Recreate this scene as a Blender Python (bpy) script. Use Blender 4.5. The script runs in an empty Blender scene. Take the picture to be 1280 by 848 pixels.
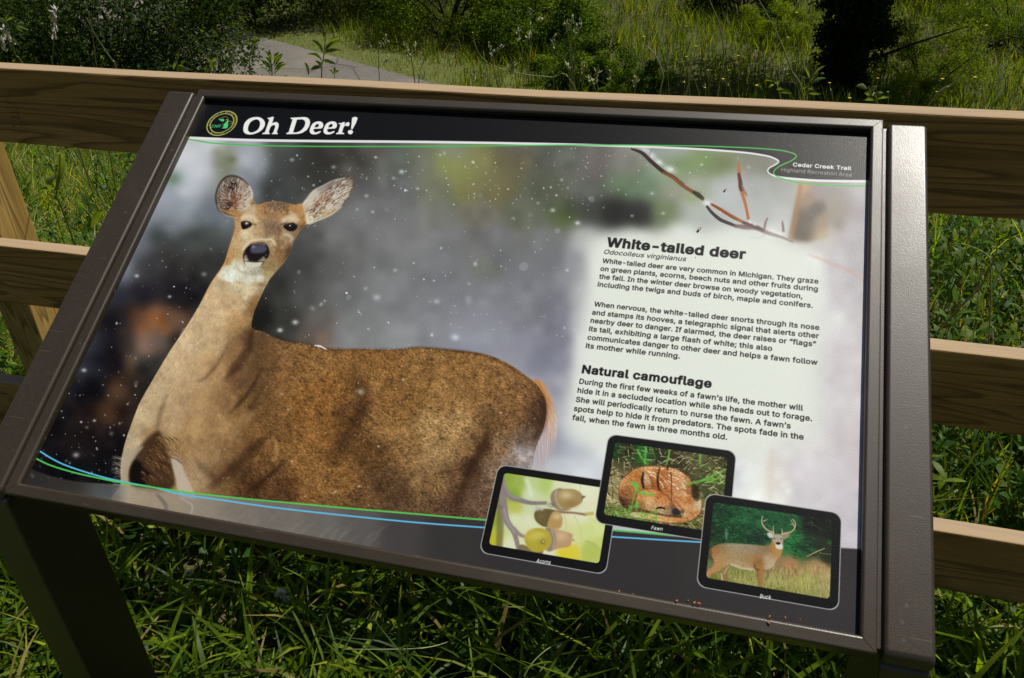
import bpy, bmesh, math
import numpy as np
from mathutils import Vector, Matrix

# ---------------------------------------------------------------- camera, sky, sun, exposure
SC = bpy.context.scene
COL = SC.collection
R_ = math.radians
cam = bpy.data.objects.new('camera', bpy.data.cameras.new('camera')); COL.objects.link(cam); SC.camera = cam
CP = Vector((0.29335, -0.78937, 1.424))
c_r = Vector((0.96668, 0.25395, -0.03211)); c_f = Vector((-0.23151, 0.81388, -0.53292)).normalized()
c_r = (c_r-c_f*c_r.dot(c_f)).normalized(); c_u = c_r.cross(c_f)
cam.matrix_world = Matrix(((c_r.x, c_u.x, -c_f.x, CP.x), (c_r.y, c_u.y, -c_f.y, CP.y), (c_r.z, c_u.z, -c_f.z, CP.z), (0, 0, 0, 1)))
cam.data.sensor_width = 36; cam.data.lens = 36*1031/1280; cam.data.clip_start = .02; cam.data.clip_end = 3000
SUN_AZ, SUN_EL = R_(46), R_(66)                              # azimuth from +Y towards +X
world = bpy.data.worlds.new('World'); SC.world = world; world.use_nodes = True
wn = world.node_tree
sky = wn.nodes.new('ShaderNodeTexSky'); sky.sky_type = 'NISHITA'; sky.sun_disc = False
sky.sun_elevation = SUN_EL; sky.sun_rotation = SUN_AZ
wn.links.new(sky.outputs[0], wn.nodes['Background'].inputs[0]); wn.nodes['Background'].inputs[1].default_value = .05
sl = bpy.data.lights.new('sun', 'SUN'); sun = bpy.data.objects.new('sun', sl); COL.objects.link(sun)
sl.energy = 5.0; sl.angle = R_(.53); sl.color = (1, .955, .87)
sd = Vector((math.sin(SUN_AZ)*math.cos(SUN_EL), math.cos(SUN_AZ)*math.cos(SUN_EL), math.sin(SUN_EL)))
sun.rotation_euler = sd.to_track_quat('Z', 'Y').to_euler()
SC.view_settings.view_transform = 'Standard'; SC.view_settings.look = 'None'; SC.view_settings.gamma = 1; SC.view_settings.exposure = -.08
SC.cycles.use_denoising = True
SC.cycles.max_bounces = 5; SC.cycles.transparent_max_bounces = 4

# ---------------------------------------------------------------- helpers
def tag(o, label=None, cat=None, group=None, kind=None):
    if label: o['label'] = label
    if cat: o['category'] = cat
    if group: o['group'] = group
    if kind: o['kind'] = kind
    return o
def empty(name, loc, label, cat, group=None):
    o = bpy.data.objects.new(name, None); COL.objects.link(o); o.location = loc; o.empty_display_size = .05
    return tag(o, label, cat, group)
def link(name, me, mat, parent=None, loc=None, rot=None, label=None):
    o = bpy.data.objects.new(name, me); COL.objects.link(o)
    for m in (mat if isinstance(mat, (list, tuple)) else [mat]):
        if m and m.name not in me.materials: me.materials.append(m)
    if loc is not None: o.location = loc
    if rot is not None: o.rotation_euler = rot
    if parent:
        o.parent = parent
        o.matrix_parent_inverse = Matrix.Translation(parent.location).inverted()
    if label: o['label'] = label
    return o
def mesh(name, v, f, smooth=False, tint=None):
    v = np.asarray(v, np.float32).reshape(-1, 3); f = np.asarray(f, np.int32)
    me = bpy.data.meshes.new(name); k = f.shape[1]
    me.vertices.add(len(v)); me.vertices.foreach_set('co', v.ravel())
    me.loops.add(f.size); me.loops.foreach_set('vertex_index', f.ravel())
    me.polygons.add(len(f)); me.polygons.foreach_set('loop_start', np.arange(0, f.size, k, dtype=np.int32)); me.polygons.foreach_set('loop_total', np.full(len(f), k, np.int32))
    if smooth: me.polygons.foreach_set('use_smooth', np.ones(len(f), bool))
    if tint is not None:
        a = me.color_attributes.new('tint', 'FLOAT_COLOR', 'POINT'); a.data.foreach_set('color', np.c_[tint, np.ones(len(tint))].astype(np.float32).ravel())
    me.update(calc_edges=True); return me
def bm_mesh(name, bm, smooth=False):
    bmesh.ops.recalc_face_normals(bm, faces=bm.faces)
    me = bpy.data.meshes.new(name); bm.to_mesh(me); bm.free()
    if smooth:
        for p in me.polygons: p.use_smooth = True
    return me
def box_bm(x0, x1, y0, y1, z0, z1, bev=0, seg=2):
    bm = bmesh.new()
    vs = [bm.verts.new(p) for p in ((x0, y0, z0), (x1, y0, z0), (x1, y1, z0), (x0, y1, z0), (x0, y0, z1), (x1, y0, z1), (x1, y1, z1), (x0, y1, z1))]
    for q in ((0, 3, 2, 1), (4, 5, 6, 7), (0, 1, 5, 4), (1, 2, 6, 5), (2, 3, 7, 6), (3, 0, 4, 7)): bm.faces.new([vs[i] for i in q])
    if bev: bmesh.ops.bevel(bm, geom=bm.edges[:], offset=bev, segments=seg, profile=.5, affect='EDGES')
    return bm
def tube(path, rad, n=5):
    """verts, quads of a tapered tube along a path"""
    P = np.asarray(path, float); r = np.interp(np.linspace(0, 1, len(P)), np.linspace(0, 1, len(np.atleast_1d(rad))), np.atleast_1d(rad))
    T = np.gradient(P, axis=0); T /= np.linalg.norm(T, axis=1, keepdims=True)+1e-9
    ref = np.where(np.abs(T[:, :1]) > .8, [[0, 1, 0]], [[1, 0, 0]]); A = np.cross(T, ref); A /= np.linalg.norm(A, axis=1, keepdims=True); B = np.cross(T, A)
    a = np.linspace(0, 2*np.pi, n, endpoint=False)
    V = P[:, None]+r[:, None, None]*(A[:, None]*np.cos(a)[None, :, None]+B[:, None]*np.sin(a)[None, :, None])
    i, j = np.meshgrid(np.arange(len(P)-1), np.arange(n), indexing='ij'); j2 = (j+1) % n
    F = np.stack([i*n+j, i*n+j2, (i+1)*n+j2, (i+1)*n+j], -1).reshape(-1, 4)
    return V.reshape(-1, 3), F
def join(parts):
    V, F, o = [], [], 0
    for v, f in parts: V.append(np.asarray(v).reshape(-1, 3)); F.append(np.asarray(f)+o); o += len(V[-1])
    return np.concatenate(V), np.concatenate(F)
def ray(px, py):
    """direction of sight through a point of the 1280 x 848 survey picture"""
    return (c_f*1031+c_r*(px-640)-c_u*(py-424)).normalized()
def on_y(px, py, y):
    d = ray(px, py); return CP+d*((y-CP.y)/d.y)

# ---------------------------------------------------------------- materials
def mat(name):
    m = bpy.data.materials.new(name); m.use_nodes = True; nt = m.node_tree
    b = nt.nodes['Principled BSDF']
    return m, nt, b
def N(nt, t, **kw):
    n = nt.nodes.new(t)
    for k, v in kw.items(): setattr(n, k, v)
    return n
def texco(nt, scale=(1, 1, 1), out='Object', loc=(0, 0, 0)):
    t = N(nt, 'ShaderNodeTexCoord'); mp = N(nt, 'ShaderNodeMapping'); mp.inputs['Scale'].default_value = scale; mp.inputs['Location'].default_value = loc
    nt.links.new(t.outputs[out], mp.inputs[0]); return mp.outputs[0]
def noise_n(nt, vec, scale, detail=3, rough=.5):
    n = N(nt, 'ShaderNodeTexNoise'); nt.links.new(vec, n.inputs['Vector']); n.inputs['Scale'].default_value = scale; n.inputs['Detail'].default_value = detail; n.inputs['Roughness'].default_value = rough
    return n.outputs[0]
def ramp(nt, fac, stops):
    r = N(nt, 'ShaderNodeValToRGB'); nt.links.new(fac, r.inputs[0]); e = r.color_ramp.elements
    while len(e) > 1: e.remove(e[-1])
    e[0].position = stops[0][0]; e[0].color = (*stops[0][1], 1)
    for p, c in stops[1:]: x = e.new(p); x.color = (*c, 1)
    return r.outputs[0]
def mixc(nt, a, b, fac, mode='MIX'):
    m = N(nt, 'ShaderNodeMix', data_type='RGBA', blend_type=mode)
    for i, v in ((0, fac), (6, a), (7, b)):
        if hasattr(v, 'node'): nt.links.new(v, m.inputs[i])
        else: m.inputs[i].default_value = v if i == 0 else (*v, 1)
    return m.outputs[2]
def bump(nt, b, h, strength, dist):
    bp = N(nt, 'ShaderNodeBump'); bp.inputs['Strength'].default_value = strength; bp.inputs['Distance'].default_value = dist
    nt.links.new(h, bp.inputs['Height']); nt.links.new(bp.outputs[0], b.inputs['Normal']); nt.links.new(bp.outputs[0], b.inputs['Coat Normal'])

def metal_mat():
    m, nt, b = mat('bronze_powder_coat')
    v = texco(nt); n1 = noise_n(nt, v, 900, 2); n2 = noise_n(nt, v, 9, 4, .6); n3 = noise_n(nt, v, 260, 3)
    c = ramp(nt, n1, [(.3, (.022, .014, .0065)), (.7, (.044, .030, .0155))])
    vs_ = texco(nt, (30, 420, 420)); sc_ = noise_n(nt, vs_, 1.1, 2, .4); c = mixc(nt, c, (.11, .09, .065), ramp(nt, sc_, [(.70, (0, 0, 0)), (.76, (.5, .5, .5))]))
    sp_ = noise_n(nt, v, 75, 1, .3); c = mixc(nt, c, (.13, .11, .085), ramp(nt, sp_, [(.75, (0, 0, 0)), (.79, (.3, .3, .3))]))
    c = mixc(nt, c, (.07, .058, .042), ramp(nt, n2, [(.55, (0, 0, 0)), (.8, (.3, .3, .3))]))
    nt.links.new(c, b.inputs['Base Color']); b.inputs['Metallic'].default_value = .0; rn = ramp(nt, n2, [(.3, (.41, .41, .41)), (.7, (.50, .50, .50))]); nt.links.new(rn, b.inputs['Roughness'])
    b.inputs['Specular IOR Level'].default_value = .45; b.inputs['Coat Weight'].default_value = .55; b.inputs['Coat Roughness'].default_value = .24
    bump(nt, b, n1, .35, .0003)
    return m
def wood_mat(axis='X', name='treated_pine', c1=(.38, .195, .046), c2=(.50, .28, .085)):
    m, nt, b = mat(name)
    sc = {'X': (.6, 12, 12), 'Z': (14, 14, .8)}[axis]
    oi = N(nt, 'ShaderNodeObjectInfo'); mul = N(nt, 'ShaderNodeVectorMath', operation='SCALE'); cmb = N(nt, 'ShaderNodeCombineXYZ')
    for i in range(3): nt.links.new(oi.outputs['Random'], cmb.inputs[i])
    nt.links.new(cmb.outputs[0], mul.inputs[0]); mul.inputs['Scale'].default_value = 13.7
    tc = N(nt, 'ShaderNodeTexCoord'); add = N(nt, 'ShaderNodeVectorMath', operation='ADD'); nt.links.new(tc.outputs['Object'], add.inputs[0]); nt.links.new(mul.outputs[0], add.inputs[1])
    mp = N(nt, 'ShaderNodeMapping'); mp.inputs['Scale'].default_value = sc; nt.links.new(add.outputs[0], mp.inputs[0]); v = mp.outputs[0]
    warp = noise_n(nt, v, 1.3, 2, .45)
    # knots
    vk = N(nt, 'ShaderNodeTexVoronoi'); mk = N(nt, 'ShaderNodeMapping'); mk.inputs['Scale'].default_value = {'X': (2.0, 7, 7), 'Z': (7, 7, 2.0)}[axis]; nt.links.new(add.outputs[0], mk.inputs[0]); nt.links.new(mk.outputs[0], vk.inputs['Vector']); vk.inputs['Scale'].default_value = .8
    kd = N(nt, 'ShaderNodeMath', operation='MULTIPLY'); nt.links.new(vk.outputs[0], kd.inputs[0]); kd.inputs[1].default_value = .42
    s1 = N(nt, 'ShaderNodeMath', operation='ADD'); nt.links.new(warp, s1.inputs[0]); nt.links.new(kd.outputs[0], s1.inputs[1])
    sn = N(nt, 'ShaderNodeMath', operation='MULTIPLY'); nt.links.new(s1.outputs[0], sn.inputs[0]); sn.inputs[1].default_value = 11
    fr = N(nt, 'ShaderNodeMath', operation='FRACT'); nt.links.new(sn.outputs[0], fr.inputs[0])
    ringc = ramp(nt, fr.outputs[0], [(0, (0, 0, 0)), (.55, (.25, .25, .25)), (.88, (1, 1, 1)), (1, (0, 0, 0))])
    v2 = texco(nt, {'X': (1.5, 60, 60), 'Z': (60, 60, 1.5)}[axis]); fib = noise_n(nt, v2, 6, 4, .6)
    base = ramp(nt, noise_n(nt, v, .6, 3), [(.3, c1), (.7, c2)])
    mfac = N(nt, 'ShaderNodeMath', operation='MULTIPLY'); mfac.inputs[1].default_value = .75
    sep = N(nt, 'ShaderNodeSeparateColor'); nt.links.new(ringc, sep.inputs[0]); nt.links.new(sep.outputs[0], mfac.inputs[0])
    c = mixc(nt, base, (.12, .062, .016), mfac.outputs[0])
    c = mixc(nt, c, (1, 1, 1), .0); c = mixc(nt, c, ramp(nt, fib, [(.3, (.72, .72, .72)), (.7, (1.12, 1.12, 1.12))]), 1, 'MULTIPLY')
    c = mixc(nt, c, (.06, .032, .015), ramp(nt, vk.outputs[0], [(.05, (.8, .8, .8)), (.1, (0, 0, 0))]))
    # weathered, bleached upper faces
    geo = N(nt, 'ShaderNodeNewGeometry'); sx = N(nt, 'ShaderNodeSeparateXYZ'); nt.links.new(geo.outputs['Normal'], sx.inputs[0])
    wf = ramp(nt, sx.outputs[2], [(.6, (0, 0, 0)), (.95, (.75, .75, .75))])
    c = mixc(nt, c, (.37, .285, .19), wf) if axis == 'X' else c
    nt.links.new(c, b.inputs['Base Color']); b.inputs['Roughness'].default_value = .75; b.inputs['Specular IOR Level'].default_value = .25
    bump(nt, b, fib, .5, .0012)
    return m
def leaf_mat(name, rough=.45, trans=.35, spec=.4):
    m, nt, b = mat(name)
    a = N(nt, 'ShaderNodeAttribute', attribute_name='tint')
    v = texco(nt); n = noise_n(nt, v, 40, 2); c = mixc(nt, a.outputs['Color'], ramp(nt, n, [(.3, (.75, .75, .75)), (.7, (1.2, 1.2, 1.2))]), 1, 'MULTIPLY')
    nt.links.new(c, b.inputs['Base Color']); b.inputs['Roughness'].default_value = rough; b.inputs['Specular IOR Level'].default_value = spec
    tr = N(nt, 'ShaderNodeBsdfTranslucent'); ct = mixc(nt, c, (2.2, 2.15, .25), 1, 'MULTIPLY'); nt.links.new(ct, tr.inputs[0])
    mx = N(nt, 'ShaderNodeMixShader'); mx.inputs[0].default_value = trans
    nt.links.new(b.outputs[0], mx.inputs[1]); nt.links.new(tr.outputs[0], mx.inputs[2]); nt.links.new(mx.outputs[0], nt.nodes['Material Output'].inputs[0])
    return m
def simple(name, c, rough=.6, spec=.4, sc=30, var=.3):
    m, nt, b = mat(name); v = texco(nt); n = noise_n(nt, v, sc, 3)
    nt.links.new(ramp(nt, n, [(.3, tuple(x*(1-var) for x in c)), (.7, tuple(x*(1+var) for x in c))]), b.inputs['Base Color'])
    b.inputs['Roughness'].default_value = rough; b.inputs['Specular IOR Level'].default_value = spec; return m
M_METAL = metal_mat(); M_RAIL = wood_mat('X'); M_POST = wood_mat('Z', 'treated_pine_post', (.36, .225, .05), (.50, .33, .10))
M_GRASS = leaf_mat('grass_blade', .45, .48, .2); M_LEAF = leaf_mat('weed_leaf', .5, .40, .2); M_SHRUB = leaf_mat('shrub_leaf', .6, .38, .06)
M_BARK = simple('bark', (.05, .038, .028), .9, .2, 25, .4); M_STEM = simple('green_stem', (.16, .2, .06), .6); M_PALE = simple('dry_stem', (.25, .28, .12), .7)
M_YEL = simple('yellow_petal', (.62, .5, .03), .6); M_WHITE = simple('white_petal', (.5, .5, .42), .7); M_BUD = simple('bud_scale', (.30, .09, .03), .6, .4, 300); M_STEEL = simple('galvanised_screw', (.3, .29, .27), .4, .6)

FONT = {',': (0.369,[[15,-47,27,28,54,28,33,-47]]),
'-': (0.891,[[132,96,132,74,45,74,45,96]]),
'.': (0.369,[[37,-2,31,0,25,3,21,9,19,16,21,23,25,29,31,33,37,34,44,33,50,29,54,23,55,16,54,9,50,3,44,0]]),
';': (0.369,[[15,-47,27,28,54,28,33,-47],[41,106,34,108,28,112,24,117,23,124,24,131,28,137,34,141,41,142,48,141,53,137,57,131,59,124,57,117,53,112,48,108]]),
'A': (0.943,[[6,0,79,200,109,200,182,0,155,0,113,119,104,146,91,188,96,188,84,146,75,119,33,0],[43,56,43,78,145,78,145,56]]),
'B': (0.897,[[24,0,24,200,95,200,114,198,129,193,141,185,150,174,155,161,157,147,155,135,152,126,147,118,140,112,132,108,124,105,124,103,133,101,143,97,151,89,158,80,163,68,164,54,163,39,157,26,148,15,135,7,118,2,97,0],[49,22,96,22,116,25,130,31,137,41,140,54,138,63,135,72,128,80,120,86,110,89,98,91,49,91],[49,112,94,112,104,113,113,116,121,122,127,128,131,137,132,146,130,159,123,169,111,175,94,178,49,178]]),
'C': (1.003,[[105,-3,81,0,59,10,41,25,27,45,19,70,16,100,19,129,27,155,41,175,59,190,81,200,105,203,120,202,134,198,147,193,158,185,168,176,176,164,182,152,186,137,161,137,158,147,153,155,147,162,140,168,133,173,124,177,115,179,105,179,88,177,72,170,59,159,49,143,43,123,41,100,43,76,49,57,59,41,72,30,88,23,105,21,115,21,124,24,133,27,140,32,147,38,153,45,158,53,161,63,186,63,182,49,176,36,168,24,158,15,147,7,134,2,120,-2]]),
'D': (0.987,[[86,0,38,0,38,22,84,22,107,25,125,32,139,43,149,59,155,78,157,100,155,123,149,142,139,157,126,168,108,175,87,178,37,178,37,200,89,200,116,197,139,188,157,174,170,154,179,129,181,100,179,71,170,47,157,27,138,12,114,3],[49,200,49,0,24,0,24,200]]),
'E': (0.823,[[24,0,24,200,146,200,146,178,49,178,49,112,140,112,140,90,49,90,49,22,148,22,148,0]]),
'F': (0.806,[[24,0,24,200,145,200,145,178,49,178,49,109,136,109,136,87,49,87,49,0]]),
'G': (1.023,[[106,-3,81,0,59,10,41,25,27,45,19,71,16,100,19,129,27,155,41,175,59,190,80,200,104,203,119,202,134,198,147,192,159,184,168,175,177,164,183,151,186,137,160,137,157,146,152,155,147,162,140,168,132,173,124,176,115,178,104,179,87,177,72,170,59,159,49,143,43,123,41,100,43,76,49,57,59,41,72,30,88,23,106,21,122,23,136,28,147,37,156,48,161,63,163,80,171,78,111,78,111,101,188,101,188,79,185,56,177,36,165,19,148,7,128,0]]),
'H': (1.016,[[24,0,24,200,49,200,49,114,154,114,154,200,180,200,180,0,154,0,154,91,49,91,49,0]]),
'I': (0.591,[[12,0,12,22,46,22,46,178,12,178,12,200,106,200,106,178,72,178,72,22,106,22,106,0]]),
'L': (0.772,[[24,0,24,200,49,200,49,22,142,22,142,0]]),
'M': (1.235,[[24,0,24,200,60,200,109,74,113,62,118,48,122,33,126,19,121,19,125,32,130,48,134,62,139,74,187,200,223,200,223,0,198,0,198,114,198,129,199,145,199,162,199,180,202,180,196,161,189,143,184,127,179,114,134,0,112,0,67,114,63,126,57,142,51,160,44,180,47,180,47,164,48,146,48,129,48,114,48,0]]),
'N': (1.029,[[24,0,24,200,54,200,135,72,143,59,152,42,163,22,159,21,158,43,157,62,157,77,157,200,182,200,182,0,152,0,79,114,70,130,58,150,42,178,47,178,48,151,49,129,49,114,49,0]]),
'O': (1.048,[[105,-3,81,0,59,10,41,25,27,45,19,70,16,100,19,129,27,155,41,175,59,190,81,200,105,203,129,200,151,190,169,175,182,155,191,129,194,100,191,70,182,45,169,25,151,10,129,0],[105,21,122,23,137,30,150,41,161,57,167,76,169,100,167,124,161,143,150,159,137,170,122,177,105,179,88,177,72,170,59,159,49,143,43,124,41,100,43,76,49,57,59,41,72,30,88,23]]),
'P': (0.874,[[24,0,24,200,92,200,114,198,131,192,144,182,153,169,159,154,161,137,159,120,153,104,144,91,131,81,114,75,92,73,43,73,43,95,91,95,106,97,117,101,125,107,131,115,134,125,135,137,134,148,131,158,125,166,117,172,105,176,91,178,49,178,49,0]]),
'R': (0.883,[[24,0,24,200,93,200,114,198,131,192,144,183,153,170,159,155,161,138,159,121,153,107,144,95,131,85,114,80,93,78,38,78,38,100,92,100,106,101,117,105,125,111,131,118,135,127,136,138,135,150,131,159,125,167,117,173,106,176,92,178,49,178,49,0],[139,0,90,90,119,90,168,0]]),
'S': (0.878,[[88,-3,68,-2,50,4,36,12,25,24,18,38,15,54,41,54,43,43,49,34,56,28,65,23,76,20,88,19,101,20,112,24,122,29,130,36,134,45,136,55,135,63,131,70,124,76,116,80,96,87,72,94,50,102,34,114,24,128,20,146,23,162,29,176,40,187,54,196,71,201,89,203,108,201,124,196,138,187,148,176,155,163,158,149,133,149,128,162,119,172,105,178,88,180,76,179,66,176,57,171,51,164,47,157,45,148,47,138,51,131,58,125,67,121,83,115,104,110,122,104,132,99,141,93,149,86,155,78,159,67,161,54,158,39,152,25,141,13,127,4,109,-2]]),
'T': (0.882,[[12,178,12,200,164,200,164,178,101,178,101,0,76,0,76,178]]),
'U': (1.017,[[102,-3,80,-1,61,6,45,17,33,31,26,49,24,68,24,200,49,200,49,70,50,56,55,44,63,34,74,27,87,22,102,20,117,22,130,27,140,34,148,44,153,56,154,70,154,200,180,200,180,68,177,49,170,31,158,17,143,6,124,-1]]),
'W': (1.349,[[61,0,6,200,32,200,64,77,69,57,73,37,77,16,74,16,79,37,83,57,88,77,120,200,149,200,181,77,187,57,191,37,195,16,192,16,196,37,201,57,206,77,237,200,263,200,208,0,179,0,145,127,138,154,132,187,137,187,132,155,125,127,91,0]]),
'a': (0.765,[[63,-3,49,-2,37,2,27,8,19,18,14,29,12,42,13,54,17,63,23,70,30,76,39,80,49,83,70,86,92,89,99,90,104,92,107,95,108,100,108,101,107,109,105,117,100,122,94,127,86,129,77,130,67,129,59,127,52,123,46,118,42,113,39,108,16,114,22,127,31,136,41,143,52,148,64,150,76,151,94,149,103,146,112,142,120,135,127,126,131,114,132,99,132,0,109,0,109,20,107,20,99,10,93,5,85,0,75,-2],[67,18,79,19,90,23,98,29,104,37,107,45,108,54,108,75,102,72,91,69,79,67,69,66,53,62,46,59,41,55,37,49,36,41,37,34,40,28,45,24,51,21,58,19]]),
'b': (0.834,[[90,-3,78,-2,68,1,60,7,54,12,46,23,44,23,44,0,21,0,21,200,45,200,45,126,46,126,54,136,60,142,67,147,77,150,90,151,108,149,123,142,136,130,145,115,151,96,153,74,151,52,145,33,136,18,123,6,108,-1],[87,18,99,20,110,26,118,34,124,46,128,59,129,74,128,89,124,103,118,114,110,122,99,128,87,130,74,128,63,123,55,114,49,103,46,90,44,74,46,59,49,45,55,34,64,26,74,20]]),
'c': (0.778,[[81,-3,62,-1,46,6,32,18,22,33,16,52,13,74,16,96,22,114,32,130,46,141,62,149,81,151,92,150,102,148,112,145,120,140,127,134,134,127,139,118,142,109,119,103,114,114,106,122,95,128,81,130,68,128,57,122,49,113,43,102,39,88,38,74,39,59,43,46,49,35,57,26,68,20,81,18,95,20,106,26,115,35,120,46,143,40,139,31,134,22,128,15,120,8,112,3,102,0,92,-2]]),
'd': (0.834,[[77,-3,59,-1,44,6,31,18,21,33,15,52,13,74,15,96,22,115,31,130,44,142,59,149,77,151,90,150,99,147,107,142,113,136,120,126,122,126,122,200,146,200,146,0,123,0,123,23,121,23,113,12,107,7,99,1,89,-2],[80,18,93,20,103,26,112,34,118,45,121,59,123,74,121,90,118,103,112,114,104,123,93,128,80,130,67,128,57,122,49,114,43,103,39,89,38,74,39,59,43,46,49,34,57,26,68,20]]),
'e': (0.794,[[83,-3,63,-1,46,6,32,18,22,33,16,52,13,73,16,95,22,114,32,129,45,141,62,149,81,151,93,150,104,147,116,142,126,134,134,124,140,111,145,95,146,76,146,67,29,67,29,87,133,87,122,79,121,93,117,106,111,116,103,123,93,128,81,130,68,128,58,123,49,116,43,106,39,95,38,83,38,70,39,55,43,42,50,32,59,24,71,20,83,18,92,19,100,21,106,24,112,29,117,34,120,41,143,36,139,25,132,15,122,8,111,2,98,-2]]),
'f': (0.499,[[90,149,90,129,3,129,3,149],[32,0,32,170,33,181,38,191,44,199,53,204,63,207,74,208,87,207,95,205,89,184,84,186,77,186,67,185,61,181,57,174,56,165,56,0]]),
'g': (0.836,[[81,-59,66,-58,53,-55,41,-50,32,-43,25,-36,20,-27,40,-16,48,-26,53,-31,61,-35,70,-37,81,-38,98,-36,111,-30,120,-18,122,-2,122,27,120,27,113,16,107,11,99,6,89,3,77,2,60,4,44,10,31,21,22,35,15,54,13,75,15,97,22,115,31,130,44,142,60,149,77,151,90,150,100,147,107,142,113,136,121,125,123,125,123,149,146,149,146,-3,144,-21,138,-35,127,-46,114,-53,99,-58],[81,23,93,25,104,30,112,37,118,48,122,60,123,76,122,91,118,104,112,115,104,123,93,128,81,130,68,128,57,122,49,114,43,103,39,90,38,76,39,61,43,48,49,38,57,30,68,25]]),
'h': (0.806,[[45,89,45,0,21,0,21,200,45,200,45,113,40,113,49,131,60,142,74,149,89,151,104,150,116,145,126,137,134,126,139,112,140,94,140,0,116,0,116,92,114,108,107,120,97,127,83,129,72,128,63,125,56,119,50,111,46,101]]),
'i': (0.328,[[21,0,21,149,45,149,45,0],[33,174,27,175,21,179,17,184,16,190,17,196,21,201,27,205,33,206,39,205,45,201,48,196,50,190,48,184,45,179,39,175]]),
'j': (0.328,[[21,149,45,149,45,-12,44,-25,40,-36,34,-44,25,-51,15,-55,1,-56,-4,-56,-4,-34,1,-34,10,-33,16,-28,19,-21,21,-11],[33,174,26,175,21,179,17,184,16,190,17,196,21,201,26,205,33,206,39,205,45,201,48,196,50,190,48,184,45,179,39,175]]),
'k': (0.748,[[43,54,43,83,47,83,112,149,142,149,72,78,70,78],[21,0,21,200,45,200,45,0],[116,0,58,73,75,90,146,0]]),
'l': (0.372,[[55,-1,40,1,29,8,23,19,21,33,21,200,45,200,45,39,45,30,47,24,51,21,57,20,63,21,67,21,71,1,64,0]]),
'm': (1.199,[[21,0,21,149,44,149,44,116,42,116,46,127,52,136,59,143,68,148,77,151,86,152,101,149,113,142,121,130,126,116,123,116,127,126,133,135,140,142,150,147,160,151,172,152,184,150,195,146,205,139,213,129,217,116,219,100,219,0,195,0,195,100,193,114,186,123,176,128,165,130,155,129,147,126,141,121,136,114,133,106,132,97,132,0,108,0,108,102,106,113,99,122,90,128,78,130,70,129,62,126,55,121,49,114,46,105,45,94,45,0]]),
'n': (0.805,[[45,89,45,0,21,0,21,149,44,149,44,113,40,113,49,131,60,142,74,149,89,151,104,150,116,145,126,137,134,126,139,112,140,94,140,0,116,0,116,92,114,108,107,120,97,127,83,129,72,128,63,125,56,119,50,111,46,101]]),
'o': (0.816,[[81,-3,62,-1,46,6,32,18,22,33,16,52,13,74,16,96,22,114,32,130,46,141,62,149,81,151,101,149,117,141,131,130,141,114,148,96,150,74,148,52,141,33,131,18,117,6,101,-1],[81,18,95,20,106,26,115,35,121,46,124,59,126,74,124,88,121,101,115,113,106,122,95,128,81,130,68,128,57,122,49,113,43,102,39,88,38,74,39,59,43,46,49,35,57,26,68,20]]),
'p': (0.834,[[21,-56,21,149,44,149,44,126,46,126,54,136,60,142,67,147,77,150,90,151,108,149,123,142,136,130,145,115,151,96,153,74,151,52,145,33,136,18,123,6,108,-1,90,-3,78,-2,68,1,60,7,54,12,46,23,45,23,45,-56],[87,18,99,20,110,26,118,34,124,46,128,59,129,74,128,89,124,103,118,114,110,122,99,128,87,130,74,128,63,123,55,114,49,103,46,90,44,74,46,59,49,45,55,34,64,26,74,20]]),
'q': (0.834,[[146,-56,122,-56,122,23,120,23,113,12,107,7,99,1,89,-2,77,-3,59,-1,44,6,31,18,21,33,15,52,13,74,15,96,22,115,31,130,44,142,59,149,77,151,90,150,99,147,107,142,113,136,121,126,123,126,123,149,146,149],[80,18,93,20,103,26,112,34,118,45,121,59,123,74,121,90,118,103,112,114,104,123,93,128,80,130,67,128,57,122,49,114,43,103,39,89,38,74,39,59,43,46,49,34,57,26,68,20]]),
'r': (0.509,[[21,0,21,149,44,149,44,126,45,126,51,136,60,144,71,150,84,151,90,151,96,151,96,127,90,128,81,128,71,127,63,124,55,118,49,111,46,103,45,93,45,0]]),
's': (0.717,[[72,-3,57,-2,44,1,33,7,24,15,18,25,14,37,37,42,41,31,49,24,59,19,71,18,85,20,96,24,103,32,105,40,104,48,100,53,93,58,83,61,59,67,41,73,28,82,21,93,18,108,20,120,26,130,34,139,45,146,59,150,74,151,88,150,100,146,110,141,118,133,123,124,127,114,105,109,102,117,95,124,86,129,74,131,61,129,51,125,45,118,43,109,44,101,49,96,56,91,68,88,90,82,108,76,120,67,128,56,130,42,128,29,123,19,114,9,102,3,88,-2]]),
't': (0.447,[[80,149,80,129,3,129,3,149],[26,185,50,185,50,38,51,30,53,24,59,21,67,20,73,20,79,21,84,1,75,-1,66,-2,49,1,36,8,28,20,26,37]]),
'u': (0.806,[[72,-2,58,0,45,4,35,12,27,23,22,37,21,55,21,149,45,149,45,57,47,41,54,29,65,22,79,20,89,21,98,24,106,30,111,38,115,48,116,60,116,149,140,149,140,0,117,0,117,36,121,36,112,18,101,7,87,0]]),
'v': (0.765,[[64,0,7,149,33,149,65,61,73,34,81,8,72,8,80,34,88,61,120,149,146,149,89,0]]),
'w': (1.115,[[54,0,9,149,34,149,52,84,60,54,69,16,65,16,73,53,81,84,99,149,124,149,142,84,150,53,158,16,154,16,162,53,170,84,189,149,214,149,169,0,145,0,125,68,120,88,114,110,109,133,114,133,109,110,103,88,97,68,78,0]]),
'x': (0.744,[[8,0,67,86,67,67,11,149,39,149,58,120,70,100,81,81,69,81,80,100,92,120,111,149,138,149,82,66,82,84,141,0,113,0,91,34,79,53,68,71,80,71,70,53,58,34,36,0]]),
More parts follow.
